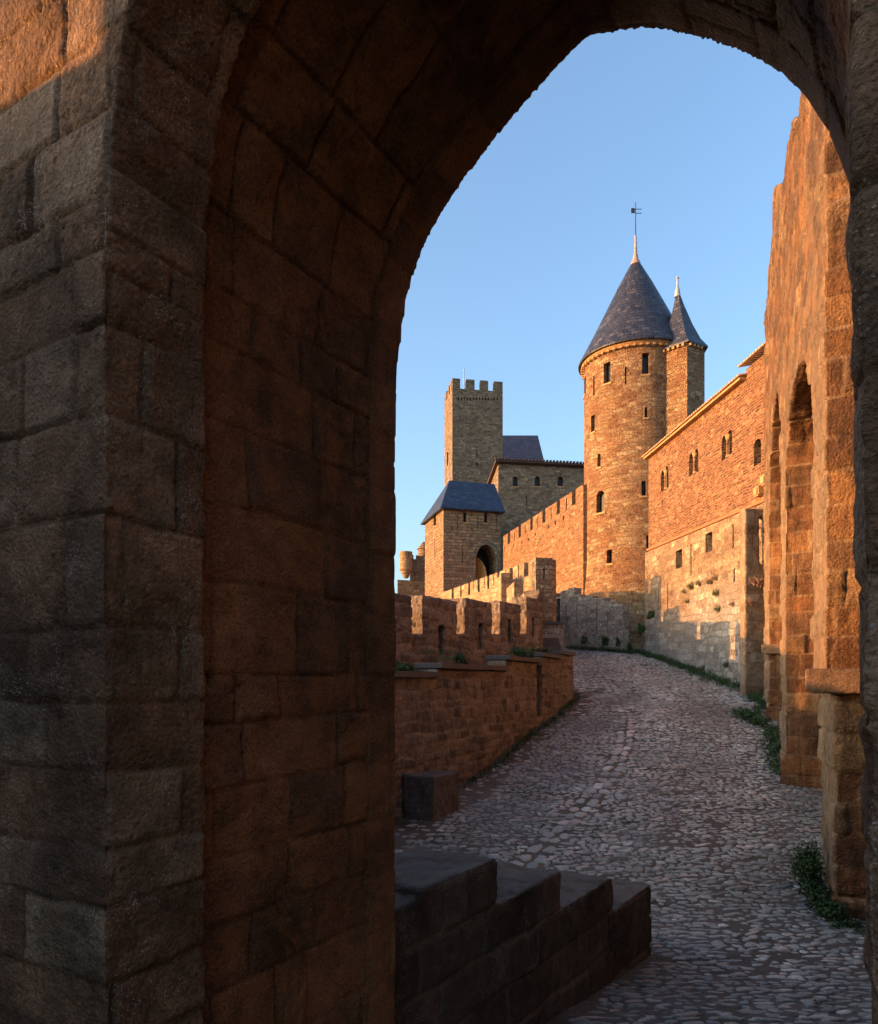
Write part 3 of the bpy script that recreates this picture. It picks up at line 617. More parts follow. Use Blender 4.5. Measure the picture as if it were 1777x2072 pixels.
# square dark wall end pier
a = P(1084, 1128, 30.6); b = P(1118, 1128, 30.75)
pq = empty('wall_end_pier', (a.x, a.y, 3), 'square shaded pier ending the climbing sunlit wall, one slit in its face', 'pier')
bm = bmesh.new(); add_prism(bm, [(a.x, a.y), (b.x, b.y), (b.x+.1, b.y+.9), (a.x-.1, a.y+.9)], 2.6, a.z); me = mesh_of(bm)
T = unit(a, b); N = (T[1], -T[0]); cut, res = openings((a.x, a.y), T, N, [(1099, 1102, 1149, 1172, 'slit')], .3); me = boolean(me, cut)
link('pier_body', box_uv(me), M_GREY, pq); panes(pq, (a.x, a.y), T, N, res, .2)
# small broken merlons in front of it
for (u0, u1, u2, v, Y, lab) in ((1006, 1014, 1031, 1159, 32.0, 'broken merlon stump with a shaded face below the climbing wall, the farther of two'), (1025, 1040, 1058, 1177, 28.5, 'broken merlon stump with a shaded face just behind the near merlons')):
    a = P(u1, v, Y); b = P(u2, v, Y+.1); c = P(u0, v, Y+1.7)
    t = empty('broken_merlon', (a.x, a.y, 3), lab, 'merlon', 'broken merlons below the climbing wall'); bm = bmesh.new(); add_prism(bm, [(a.x, a.y), (b.x, b.y), (b.x-.2, b.y+1.7), (c.x, c.y)], 3.0, [a.z, b.z, a.z-.1, a.z-.05])
    me = mesh_of(bm); me.transform(Matrix.Identity(4)); link('merlon_body', box_uv(me), M_LIT, t)
far_wall('curtain_wall', 'tall sunlit orange curtain wall with merlons rising from the gatehouse to the round tower', 'curtain wall', 1180, 38.6, -.22, 1018, 980,
    [(1027, 1032), (1049, 1054), (1072.7, 1077.5), (1097, 1103), (1126.6, 1132.6), (1157, 1164.5)], .8, M_CURT, .8, 3,
    slits=[(1040, 1041.4, 1076, 1094, 'slit'), (1062, 1063.4, 1062, 1080, 'slit'), (1086, 1087.5, 1046, 1066, 'slit'), (1114, 1115.6, 1028, 1050, 'slit'), (1145, 1147, 1008, 1032, 'slit'),
    (1038, 1039.5, 1100, 1106, 'hole'), (1055, 1057, 1094, 1100, 'hole'), (1068, 1070, 1088, 1094, 'hole'), (1082, 1084, 1078, 1084, 'hole'), (1108, 1110, 1062, 1069, 'hole'), (1122, 1124.5, 1054, 1062, 'hole'), (1138, 1141, 1044, 1052, 'hole')])
# ------------------------------------------------------------------ 5. shaded barbican parapet at the crest
a = P(1260, 1222, 33.5); b = P(1098, 1200, 37.5); BT = unit(a, b); BN = (-BT[1], BT[0]); BN = BN if BN[0] < 0 else (BT[1], -BT[0])
LB = math.dist(a.xy, b.xy); f = lambda u: plane_s(u, (a.x, a.y), BT)
def zb_(u, v): return ray_plane(u, v, (a.x, a.y, 0), (BN[0], BN[1], 0)).z
cr = empty('crest_parapet', (a.x, a.y, 4), 'grey stepped parapet with slits across the top of the road below the round tower', 'parapet')
tp = [(1258.5, 1222), (1238, 1222), (1238, 1217), (1222, 1217), (1222, 1210), (1198, 1210), (1198, 1206), (1175, 1206), (1175, 1203), (1163, 1203), (1163, 1189), (1150, 1190), (1150, 1193), (1134, 1197), (1134, 1208), (1125, 1208), (1125, 1200), (1100, 1203)]
pr = [(f(1100), 3.2), (0, 3.2)]+[(f(u) if i else 0, zb_(u, v)) for i, (u, v) in enumerate(tp)]
bm = bmesh.new(); add_extr(bm, (a.x, a.y, 0), BT, BN, pr, -.5, 0); me = mesh_of(bm)
cut, res = openings((a.x, a.y), BT, BN, [(1125.5, 1133, 1211, 1258, 'door'), (1146, 1147.3, 1224, 1275, 'slit'), (1166, 1167.3, 1222, 1270, 'slit'), (1186, 1187.3, 1225, 1268, 'slit'), (1206, 1207.5, 1226, 1275, 'slit'), (1228, 1229.5, 1232, 1280, 'slit')], .35)
me = boolean(me, cut); link('wall_body', box_uv(me), M_ASH, cr)
panes(cr, (a.x, a.y), BT, BN, res, .22)
# low terrace with steps left of it
t = empty('stair_terrace', (4.6, 29.5, 3), 'low grey terrace with dark steps at the foot of the shaded parapet', 'terrace')
bm = bmesh.new(); p = P(1094, 1264, 30.5); q = P(1139, 1264, 30.2); add_prism(bm, [(p.x-.5, p.y), (q.x, q.y), (q.x+.6, q.y+3.2), (p.x-.5, p.y+3)], 2.8, p.z); link('retaining_wall', box_uv(mesh_of(bm)), M_ASH, t)
bm = bmesh.new(); add_prism(bm, [(p.x-.55, p.y-.06), (q.x+.06, q.y-.06), (q.x+.1, q.y+.5), (p.x-.5, p.y+.5)], p.z+.004, p.z+.1); link('coping', mesh_of(bm), M_CAP, t)
for i in range(3):
    bm = bmesh.new(); pz = zof(1291+9*i, 28.8-.35*i); x0 = P(1094, 1300, 28.8).x-.4; x1 = P(1131+2*i, 1300, 28.8-.35*i).x
    add_prism(bm, [(x0, 28.8-.35*i), (x1, 28.8-.35*i), (x1, 29.15-.35*i+(.35 if i else 1.0)-.36), (x0, 29.15-.35*i+(.35 if i else 1.0)-.36)], 2.6, pz); link('step', mesh_of(bm), M_CAP, t)
# rising lit parapet between crest and long wall
a = P(1312, 1165, 32.6); b = P(1259, 1222, 33.6); T = unit(a, b); N = (-T[1], T[0]); N = N if N[1] < 0 else (T[1], -T[0])
# ------------------------------------------------------------------ 6. round tower
TC = (10.70, 39.0); TR = 2.75
tw = empty('round_tower', (*TC, 4), 'tall round tower of orange stone with conical dark slate roof', 'tower')
bm = bmesh.new(); add_lathe(bm, TC, [(3.15, 2), (3.0, 6), (2.8, 8.3), (TR, 9.2), (TR, 19.85)], 72); me = mesh_of(bm)
wins = [(1221, 1235, 733, 775, 'rect'), (1299, 1313, 714, 757, 'rect'), (1264, 1267.5, 741, 777, 'slit'), (1200, 1203, 760, 800, 'slit'), (1181, 1184.5, 765, 800, 'rect'), (1195.5, 1203, 840, 874, 'rect'), (1304, 1310, 824, 845, 'rect'), (1208.5, 1215, 918, 945, 'rect'), (1206, 1223, 993, 1037, 'round'), (1227.5, 1238, 1112, 1140, 'rect'), (1298, 1307, 973, 1003, 'rect'), (1307.5, 1316, 1083, 1127, 'rect')]
allp = []
for w in wins:
    u = (w[0]+w[1])/2; k = (u-U0)/F; v = (w[2]+w[3])/2; dd = Vector((k, 1)); 
    # ray / circle
    aa = dd.dot(dd); bb = -2*dd.dot(Vector(TC)); cc = Vector(TC).dot(Vector(TC))-TR**2; disc = bb*bb-4*aa*cc
    if disc < 0: continue
    tt = (-bb-math.sqrt(disc))/(2*aa); hit = dd*tt; n = (hit-Vector(TC)).normalized(); T = (-n.y, n.x)
    cut, res = openings(hit, T, n, [w], .45); 
    me = boolean(me, cut); allp.append((hit, T, n, res))
body = link('tower_body', cyl_uv(me, *TC, TR), M_TOWER, tw)
for hit, T, n, res in allp: panes(tw, (hit.x, hit.y), T, (n.x, n.y), res, .28, sill=True)
bm = bmesh.new(); add_lathe(bm, TC, [(2.77, 19.68), (2.9, 19.8), (2.92, 19.88), (2.6, 19.88)], 72, cap=False); link('cornice', mesh_of(bm), M_TRIM, tw)
for i in range(54):
    an = 2*math.pi*i/54
    if math.sin(an) > .45: continue
    bm = bmesh.new(); add_box(bm, (TC[0]+2.85*math.cos(an), TC[1]+2.85*math.sin(an), 19.66), (.18, .11, .1), an); link('eave_corbel', mesh_of(bm), M_TRIM, tw)
bm = bmesh.new(); ZA = 25.3; R0 = 3.05
add_lathe(bm, TC, [(2.5, 19.95), (R0, 19.86), (R0+.02, 19.92), (2.62, 20.75), (2.1, 21.75), (1.5, 22.95), (.9, 24.15), (.16, ZA+.2)], 64)
me = mesh_of(bm); cyl_uv(me, *TC, 2.2)
rf = link('roof', me, M_SLATE, tw)
bm = bmesh.new(); add_lathe(bm, TC, [(.3, ZA-.12), (.26, ZA+.1), (.14, ZA+.35), (.13, ZA+.5), (.09, ZA+.6), (.05, ZA+1.6)], 16); link('finial', mesh_of(bm), M_COPPER, rf)
bm = bmesh.new(); add_lathe(bm, TC, [(.03, ZA+1.55), (.02, ZA+3.4)], 8)
zv = ZA+2.95; add_box(bm, (TC[0]-.14, TC[1], zv), (.2, .03, .26)); add_box(bm, (TC[0]+.15, TC[1], zv+.08), (.36, .02, .03)); add_box(bm, (TC[0]+.15, TC[1], zv-.14), (.36, .02, .03))
link('weather_vane', mesh_of(bm), M_IRON, rf)
# stair turret
st = empty('stair_turret', (12.6, 37.5, 8), 'narrow angular stair turret with pointed slate roof on the right side of the round tower', 'turret')
fp = [(11.36, 36.53), (12.32, 35.57), (13.42, 36.2), (13.62, 38.2), (12.0, 39.0)]
bm = bmesh.new(); add_prism(bm, fp, 6, 19.5); link('turret_body', box_uv(mesh_of(bm)), M_TOWER, st)
def scaled(fp, k, c): return [(c[0]+(x-c[0])*k, c[1]+(y-c[1])*k) for x, y in fp]
cc = (12.3, 36.95)
bm = bmesh.new(); rings = []
for k, z in ((1.0, 19.51), (1.12, 19.45), (1.13, 19.53), (.86, 20.0), (.56, 20.85), (.26, 21.9), (.05, 22.75)):
    rings.append([bm.verts.new((x, y, z)) for x, y in scaled(fp, k, cc)])
for a, b in zip(rings, rings[1:]):
    for i in range(5): bm.faces.new((a[i], a[(i+1) % 5], b[(i+1) % 5], b[i]))
bm.faces.new(rings[0]); bm.faces.new(rings[-1]); rf = link('roof', box_uv(mesh_of(bm)), M_SLATE, st)
bm = bmesh.new(); add_lathe(bm, cc, [(.16, 22.45), (.12, 22.8), (.06, 23.0), (.045, 23.35), (.09, 23.42), (.03, 23.52)], 12); link('finial', mesh_of(bm), M_LEAD, rf)
for A_, B_ in ((fp[0], fp[1]), (fp[1], fp[2])):
    L = math.dist(A_, B_); T = unit(A_, B_)
    for i in range(int(L/.26)):
        s = .15+i*.26; bm = bmesh.new(); add_box(bm, (A_[0]+T[0]*s+T[1]*.06, A_[1]+T[1]*s-T[0]*.06, 19.38), (.12, .16, .12), math.atan2(T[1], T[0])); link('eave_corbel', mesh_of(bm), M_TRIM, st)
# ------------------------------------------------------------------ 7. long wall on the right
WT = unit((0, 0), (-.075, 1)); WN = (-WT[1], WT[0]); WA = (10.45, 21.9)
lw = empty('long_wall', (10.2, 26, 2.5), 'long sunlit wall right of the road, orange rubble above pale blocks, twin lancet windows', 'wall')
LWn = plane_s(1312, WA, WT)
ua = [(1337, 1344, 952, 993, 'point'), (1346, 1352.5, 944, 988, 'point'), (1394, 1402, 918, 962, 'point'), (1405, 1413, 908, 956, 'point'), (1460, 1469, 882, 930, 'point'), (1472, 1481, 870, 920, 'point'), (1525, 1540, 888, 940, 'round'), (1339.5, 1341, 1012, 1020, 'hole')]
bm = bmesh.new(); add_extr(bm, (*WA, 0), WT, WN, [(0, 8.45), (LWn, 8.75), (LWn, 12.85), (0, 12.75)], -1.2, 0); me = mesh_of(bm)
cut, res = openings(WA, WT, WN, ua, .4); me = boolean(me, cut); ub = link('upper_wall', box_uv(me), M_BRICK, lw); panes(lw, WA, WT, WN, res, .27)
for u in (1345.2, 1403.6, 1470.6):
    s = plane_s(u, WA, WT); y = WA[1]+WT[1]*s; x = WA[0]+WT[0]*s
    z0 = {1345.2: zof(990, y), 1403.6: zof(958, y), 1470.6: zof(925, y)}[u]; z1 = {1345.2: zof(955, y), 1403.6: zof(920, y), 1470.6: zof(884, y)}[u]
    bm = bmesh.new(); add_lathe(bm, (x+.06, y), [(.1, z0), (.1, z0+.05), (.055, z0+.09), (.05, z1-.12), (.1, z1-.04), (.12, z1+.06)], 10); link('colonnette', mesh_of(bm), M_TRIM, lw)
bm = bmesh.new(); 
for s, z in ((0.05, 6.9), (.5, 6.4)): pass
bm.free()
WN2 = (WA[0]+WN[0]*.05, WA[1]+WN[1]*.05)
bm = bmesh.new(); add_extr(bm, (*WA, 0), WT, WN, [(0, 1.5), (LWn+.3, 1.5), (LWn+.3, 8.6), (0, 8.32)], -1.2, .05); me = mesh_of(bm)
lo = [(1367, 1380, 1113, 1150, 'rect'), (1427, 1441, 1078, 1117, 'rect'), (1397, 1399, 1100, 1165, 'slit'), (1482, 1484.5, 1060, 1110, 'slit'), (1484, 1487, 1150, 1178, 'slit'), (1331, 1332.5, 1190, 1250, 'slit'), (1350, 1351.8, 1180, 1240, 'slit')]
cut, res = openings(WN2, WT, WN, lo, .4); me = boolean(me, cut); link('lower_wall', box_uv(me), M_LOWER, lw); panes(lw, WN2, WT, WN, res, .27)
bm = bmesh.new(); add_extr(bm, (*WA, 0), WT, WN, [(0, 8.34), (LWn, 8.62), (LWn, 8.72), (0, 8.44)], -.3, .09); link('string_course', box_uv(mesh_of(bm)), mat_plain('red_brick_course', (.42, .13, .06), .9, .2, .4, 20), lw)
# roof with clay tile edge
bm = bmesh.new()
s2 = plane_s(1508, WA, WT)
add_extr(bm, (*WA, 0), WT, WN, [(s2, 12.79), (LWn+.1, 12.86), (LWn+.1, 12.94), (s2, 12.87)], -1.4, .2)
link('eave', mesh_of(bm), M_TRIM, lw)
bm = bmesh.new()
s = s2; 
def tile(bm, s, z, out=.28):
    x = WA[0]+WT[0]*s; y = WA[1]+WT[1]*s; seg = 7
    for (o0, o1) in ((-1.4, out),):
        ra = []
        for oo, zz in ((out, z), (-1.4, z+.35)):
            ra.append([bm.verts.new((x+WN[0]*oo+WT[0]*.075*math.cos(a), y+WN[1]*oo+WT[1]*.075*math.cos(a), zz+.075*math.sin(a))) for a in [math.pi*i/seg for i in range(seg+1)]])
        for i in range(seg): bm.faces.new((ra[0][i], ra[0][i+1], ra[1][i+1], ra[1][i]))
        bm.faces.new(ra[0]); bm.faces.new(ra[1][::-1]); bm.faces.new((ra[0][0], ra[1][0], ra[1][-1], ra[0][-1]))
while s < LWn+.1: tile(bm, s, 12.88+.007*(s-s2)); s += .19
link('roof_tiles', mesh_of(bm), M_TILE, lw)
bm = bmesh.new(); add_extr(bm, (*WA, 0), WT, WN, [(-.2, 12.7), (s2-.02, 12.78), (s2-.02, 13.13), (-.2, 13.1)], -1.2, -.02); link('raised_wall', box_uv(mesh_of(bm)), M_BRICK, lw)
bm = bmesh.new(); s = -.2
while s < s2: tile(bm, s, 13.17); s += .19
link('raised_roof_tiles', mesh_of(bm), M_TILE, lw)
bm = bmesh.new()
for i in range(3):
    s = .15+.42*i; zc = 9.1-.25*i; add_extr(bm, (*WA, 0), WT, WN, [(s, zc), (s+.3, zc), (s+.3, zc+.32), (s, zc+.32)], -.1, .22)
bmesh.ops.bevel(bm, geom=bm.edges[:], offset=.05, segments=2, affect='EDGES'); link('corbel_stones', mesh_of(bm), M_TRIM, lw)
# cross wall (buttress) with barred opening
cy0 = 22.3; xl = (1507-U0)/F*cy0; xr = 10.45; ca = empty('cross_wall', (xl, cy0, 2), 'tall shaded cross wall jutting from the long wall, barred opening at its side', 'wall')
bm = bmesh.new(); add_prism(bm, [(xl, cy0), (xr+.1, cy0+.2), (xr+.1, cy0+.62), (xl, cy0+.42)], 1.6, zof(1027, cy0)); me = mesh_of(bm)
bm = bmesh.new(); p0 = P(1540.5, 1043, cy0); p1 = P(1556, 1140, cy0); add_box(bm, ((p0.x+p1.x)/2, cy0+.2, (p0.z+p1.z)/2), (p1.x-p0.x, 1.2, p0.z-p1.z)); me = boolean(me, mesh_of(bm))
link('wall_body', carve(me, .045, [(-1, 0), (1, 0), (0, -1), (0, 1)], ch=(.26, .36), bw=(.35, .6), jw=.03, joint=.015, off=.012, rough=.015, warp=.03, seed=61, rsc=3), mat_carved('cross_wall_stone', [(.3, .2, .12), (.38, .27, .17), (.24, .16, .1), (.42, .33, .23)], (.3, .22, .15), (.1, .07, .05), .6, fine=25, fd=.02), ca)
for uu in (1543.5, 1549): 
    bm = bmesh.new(); pa = P(uu, 1043, cy0+.05); add_lathe(bm, (pa.x, pa.y), [(.014, p1.z), (.014, p0.z)], 8); link('window_bar', mesh_of(bm), M_IRON, ca)
for vv in (1052, 1098, 1136):
    bm = bmesh.new(); pa = P(1541, vv, cy0+.05); pb = P(1555, vv, cy0+.05); add_box(bm, ((pa.x+pb.x)/2, pa.y-.02, pa.z), (pb.x-pa.x, .02, .03)); link('window_bar', mesh_of(bm), M_IRON, ca)
# ------------------------------------------------------------------ 8. arcaded ruin at the right
BA = (4.42, 8.2); BL = unit((0, 0), (.4, 1)); BNn = (-BL[1], BL[0])
def bs(u): return plane_s(u, BA, BL)
def by(s): return BA[1]+BL[1]*s
sil = [(1546, 760), (1547, 650), (1553, 600), (1554, 560), (1560, 520), (1563, 470), (1563, 395), (1569, 375), (1584, 372), (1588, 340), (1593, 300), (1598, 262), (1606, 240), (1617, 235), (1620, 205)]
top = []
for u, v in sil:
    s = bs(u); top.append((s, zof(v, by(s))))
SE = top[0][0]
pr = [(0, -.4), (SE, -.4)]+top+[(2.2, top[-1][1]-.1), (0, top[-1][1]-.2)]
ar = empty('arcaded_ruin', (*BA, 0), 'towering ragged orange stone ruin with tall pointed arches along the right of the road', 'ruin')
bm = bmesh.new(); A_ = (*BA, 0)
# body extruded along e (parallel to our gateway)
add_extr(bm, A_, BL, e, pr, 0, 2.6); me = mesh_of(bm)
def sY_(Y): return (Y-BA[1])/BL[1]
def parch(s0, s1, zb, zs, za, sa=None):
    sa = (s0+s1)/2 if sa is None else sa; n = 9; pr = [(s0, zb), (s1, zb)]
    pr += [(s1+(sa-s1)*(1-math.cos(i/n*math.pi/2)), zs+(za-zs)*math.sin(i/n*math.pi/2)) for i in range(n)]
    pr += [(s0+(sa-s0)*(1-math.cos(i/n*math.pi/2)), zs+(za-zs)*math.sin(i/n*math.pi/2)) for i in range(n, -1, -1)]
    return pr
bm = bmesh.new(); add_extr(bm, A_, BL, e, [(sY_(y), z) for y, z in ((9.5, -.8), (13.5, -.8), (13.5, 6.6), (13.35, 7.15), (12.8, 7.5), (12, 7.68), (11.3, 7.66), (10.6, 7.4), (10.0, 7.0), (9.7, 6.6), (9.5, 5.8))], -.6, 1.5); me = boolean(me, mesh_of(bm))
for (ya, yb, zs, za, sa, dep) in ((14.8, 19.0, 6.4, 9.2, 16.3, 1.3),):
    bm = bmesh.new(); add_extr(bm, A_, BL, e, parch(sY_(ya), sY_(yb), -.8, zs, za, sY_(sa)), -.6, dep); me = boolean(me, mesh_of(bm))
# set the lower pier back below the impost
bm = bmesh.new(); add_extr(bm, A_, BL, e, [(-1, -1), (sY_(9.55), -1), (sY_(9.55), 2.6), (-1, 2.6)], -.6, .1); me = boolean(me, mesh_of(bm))
fr = (-d[0], -d[1])
link('ruin_body', carve(me, .03, [BNn, (-BNn[0], -BNn[1]), fr, d], ch=(.3, .46), bw=(.5, .95), jw=.03, joint=.024, off=.026, rough=.016, warp=.03, seed=71, rsc=8, edge=.015, alpha='face'), M_PIER, ar)
def impost(YA, z0, z1, o1, len_e, nm='impost'):
    s0 = sY_(YA); A2 = (BA[0]+BL[0]*s0, BA[1]+BL[1]*s0, 0); bm = bmesh.new()
    add_extr(bm, A2, e, d, [(-o1, z0+.06), (-o1+.08, z0), (len_e, z0), (len_e, z1), (-o1, z1)], -.13, .6)
    link(nm, carve(mesh_of(bm), .025, [e, d, (-e[0], -e[1]), (-d[0], -d[1])], ch=(.6, .7), zlist=[z0-.5, z1+.3], bw=(.5, .8), jw=.012, joint=.012, off=.004, rough=.007, seed=5, rsc=5), mat_carved('impost_stone', [(.2, .13, .08), (.25, .16, .1), (.17, .11, .075)], (.3, .22, .15), (.07, .05, .035), .7, fine=40, fd=.01), ar)
impost(8.2, 2.55, 2.83, .2, 2.3); impost(19.0, 3.38, 3.64, .16, .75)
# plinths
for YA, z0, h in ((8.2, -.3, .55), (13.5, .2, 1.1), (19.0, 1.2, .8)):
    s0 = sY_(YA); A2 = (BA[0]+BL[0]*s0, BA[1]+BL[1]*s0, 0); bm = bmesh.new(); off_ = .1 if YA < 9 else 0
    add_extr(bm, A2, e, d, [(off_-.09, z0), (2.3, z0), (2.3, z0+h), (off_-.03, z0+h), (off_-.09, z0+h-.15)], -.09, .9)
    link('plinth', carve(mesh_of(bm), .03, [e, d, (-e[0], -e[1]), (-d[0], -d[1])], ch=(.28, .35), bw=(.4, .6), jw=.02, joint=.015, off=.01, rough=.012, seed=int(YA), rsc=4), M_PIER, ar)
# ------------------------------------------------------------------ 9. castle in the distance
def rbox(u, Y, phi, ur, ul, z0, v1, name, label, cat, mat, wf=(), wl=(), dzb=0., part='tower_body', sill=False, wd=.4):
    A = ((u-U0)/F*Y, Y); ph = math.radians(phi); T = (math.cos(ph), math.sin(ph)); N = (math.sin(ph), -math.cos(ph)); Bk = (-math.sin(ph), math.cos(ph))
    W = plane_s(ur, A, T); D = plane_s(ul, A, Bk) if ul > 50 else ul
    z1 = zof(v1, Y); t = empty(name, (*A, z0), label, cat); bm = bmesh.new()
    q = [A, (A[0]+T[0]*W, A[1]+T[1]*W), (A[0]+T[0]*W+Bk[0]*D, A[1]+T[1]*W+Bk[1]*D), (A[0]+Bk[0]*D, A[1]+Bk[1]*D)]
    add_prism(bm, q, z0, [z1, z1, z1-dzb, z1-dzb]); me = mesh_of(bm); rs = []
    if wf: cut, r = openings(A, T, N, wf, wd); me = boolean(me, cut); rs.append((A, T, N, r))
    if wl: cut, r = openings(A, (-Bk[0], -Bk[1]), (-T[0], -T[1]), wl, wd); me = boolean(me, cut); rs.append((A, (-Bk[0], -Bk[1]), (-T[0], -T[1]), r))
    body = link(part, box_uv(me), mat, t)
    for A2, T2, N2, r in rs: panes(t, A2, T2, N2, r, .28, sill=sill)
    return t, A, T, N, Bk, W, D, z1, q
# gatehouse
gt, A, T, N, Bk, W, D, z1, q = rbox(897, 54, 16, 1012, 859.5, 4, 1030, 'gatehouse', 'square stone gatehouse with blue slate hipped roof and a pointed archway with orange door', 'gatehouse', M_GATEH,
    wf=[(937, 943.5, 1037, 1057, 'rect'), (979.5, 986, 1038, 1058, 'rect'), (925, 926.3, 1040, 1070, 'slit'), (966, 967.3, 1042, 1072, 'slit'), (1004.5, 1005.8, 1042, 1070, 'slit'), (934.5, 936, 1102, 1140, 'slit'), (913, 915, 1067, 1071, 'hole'), (934, 936, 1068, 1072, 'hole'), (953.5, 955.5, 1068, 1072, 'hole'), (994, 996, 1070, 1074, 'hole')],
    wl=[(877, 882, 1044, 1064, 'rect'), (879, 880, 1090, 1130, 'slit')], part='gatehouse_body', sill=True)
# doorway
body = [c for c in gt.children if c.name.startswith('gatehouse_body')][0]
me = body.data.copy(); me.transform(Matrix.Translation(parent_world(gt))); cut, res = openings(A, T, N, [(962, 1004, 1102, 1190, 'point')], 1.6)
me = boolean(me, cut); body.data = me; me.transform(Matrix.Translation(-parent_world(gt))); me.uv_layers[0]; box_uv(me)
pf = res[0][0]; s0 = min(a for a, b in pf); s1 = max(a for a, b in pf); zb = min(b for a, b in pf); zt = max(b for a, b in pf)
bm = bmesh.new(); c0 = (s0+s1)/2
outer = [(c0+(a-c0)*1.2, b+(.28 if b > zb+.1 else 0)) for a, b in pf]
add_extr(bm, (*A, 0), T, N, outer, -.1, .05); me2 = mesh_of(bm); bm = bmesh.new(); add_extr(bm, (*A, 0), T, N, pf, -.5, .5); me2 = boolean(me2, mesh_of(bm)); link('archway_surround', box_uv(me2), M_GREY, gt)
bm = bmesh.new(); add_extr(bm, (*A, 0), T, N, [(s0-.05, zb), (s1+.05, zb), (s1+.05, zt), (s0-.05, zt)], -1.7, -1.58); link('dark_passage', mesh_of(bm), M_VOID, gt)  # near-black sheet painted in as the unlit end of the passage
# door leaf: stands open, turned to the sun
hp = (A[0]+T[0]*(c0+.18)-N[0]*.25, A[1]+T[1]*(c0+.18)-N[1]*.25)
ld = (-.28, -.2)
bm = bmesh.new(); w_ = c0+.3-s0
prd = [(-.98, zb), (.0, zb), (.0, zt-1.35), (-.12, zt-1.0), (-.4, zt-.62), (-.7, zt-.42), (-.98, zt-.35)]
dt = unit((0, 0), (.55, .84)); 
dA = (A[0]+T[0]*(c0-.1)-N[0]*.35, A[1]+T[1]*(c0-.1)-N[1]*.35)
dd = unit((0, 0), (.62, -.5))
add_extr(bm, (*dA, 0), dd, (-dd[1]*-1, dd[0]*-1), [(-.75, zb), (.35, zb), (.35, zt-2.4), (.2, zt-1.7), (-.1, zt-1.25), (-.45, zt-.95), (-.75, zt-.85)], 0, .08); 
link('door', mesh_of(bm), M_WOOD, gt)
# hipped roof
ov = .3; z0 = z1-.02
def qp(a, b): return (A[0]+T[0]*a+Bk[0]*b, A[1]+T[1]*a+Bk[1]*b)
c4 = [qp(-ov, -ov), qp(W+ov, -ov), qp(W+ov, D+ov), qp(-ov, D+ov)]
zr_ = zof(967, 56); r1 = plane_s(909, qp(0, D*.45), T); rr = plane_s(1000, qp(0, D*.45), T)
bm = bmesh.new(); b_ = [bm.verts.new((x, y, z0)) for x, y in c4]; bt = [bm.verts.new((x, y, z0+.1)) for x, y in c4]; ra = bm.verts.new((*qp(r1, D*.45), zr_)); rb = bm.verts.new((*qp(rr, D*.45), zr_))
bm.faces.new(b_[::-1])
for i in range(4): bm.faces.new((b_[i], b_[(i+1) % 4], bt[(i+1) % 4], bt[i]))
bm.faces.new((bt[0], bt[1], rb, ra)); bm.faces.new((bt[1], bt[2], rb)); bm.faces.new((bt[2], bt[3], ra, rb)); bm.faces.new((bt[3], bt[0], ra))
rf = link('roof', box_uv(mesh_of(bm)), M_SLATEB, gt)
bm = bmesh.new(); pa = qp(r1, D*.45); add_lathe(bm, pa, [(.06, zr_-.05), (.03, zr_+.9)], 8); link('finial', mesh_of(bm), M_LEAD, rf)
# hall behind
ht, A, T, N, Bk, W, D, z1, q = rbox(1008, 61, 9, 1215, 6.5, 6, 939, 'castle_hall', 'plain shaded stone hall with three small windows between gatehouse and round tower', 'building', M_GREY,
    wf=[(1037.5, 1048, 964, 984, 'round'), (1081.5, 1093, 964, 984, 'round'), (1128, 1140, 964, 984, 'round'), (1065, 1066.3, 1002, 1032, 'slit')], dzb=2.2, part='hall_body', sill=True)
bm = bmesh.new(); b4 = [qp2 for qp2 in [(A[0]-T[0]*.3+N[0]*.35, A[1]-T[1]*.3+N[1]*.35), (A[0]+T[0]*(W+.3)+N[0]*.35, A[1]+T[1]*(W+.3)+N[1]*.35), (A[0]+T[0]*(W+.3)+Bk[0]*(D+.3), A[1]+T[1]*(W+.3)+Bk[1]*(D+.3)), (A[0]-T[0]*.3+Bk[0]*(D+.3), A[1]-T[1]*.3+Bk[1]*(D+.3))]]
lo_ = [z1+.02+.12, z1+.02+.12, z1-2.2, z1-2.2]; a_ = [bm.verts.new((x, y, z)) for (x, y), z in zip(b4, lo_)]; c_ = [bm.verts.new((x, y, z+.16)) for (x, y), z in zip(b4, lo_)]
bm.faces.new(a_[::-1]); bm.faces.new(c_)
for i in range(4): bm.faces.new((a_[i], a_[(i+1) % 4], c_[(i+1) % 4], c_[i]))
s = .0
while s < W+.3:
    x = b4[0][0]+T[0]*s; y = b4[0][1]+T[1]*s; add_box(bm, (x, y, z1+.36), (.17, .25, .13), math.radians(9)); s += .3
link('roof', mesh_of(bm), M_DTILE, ht)
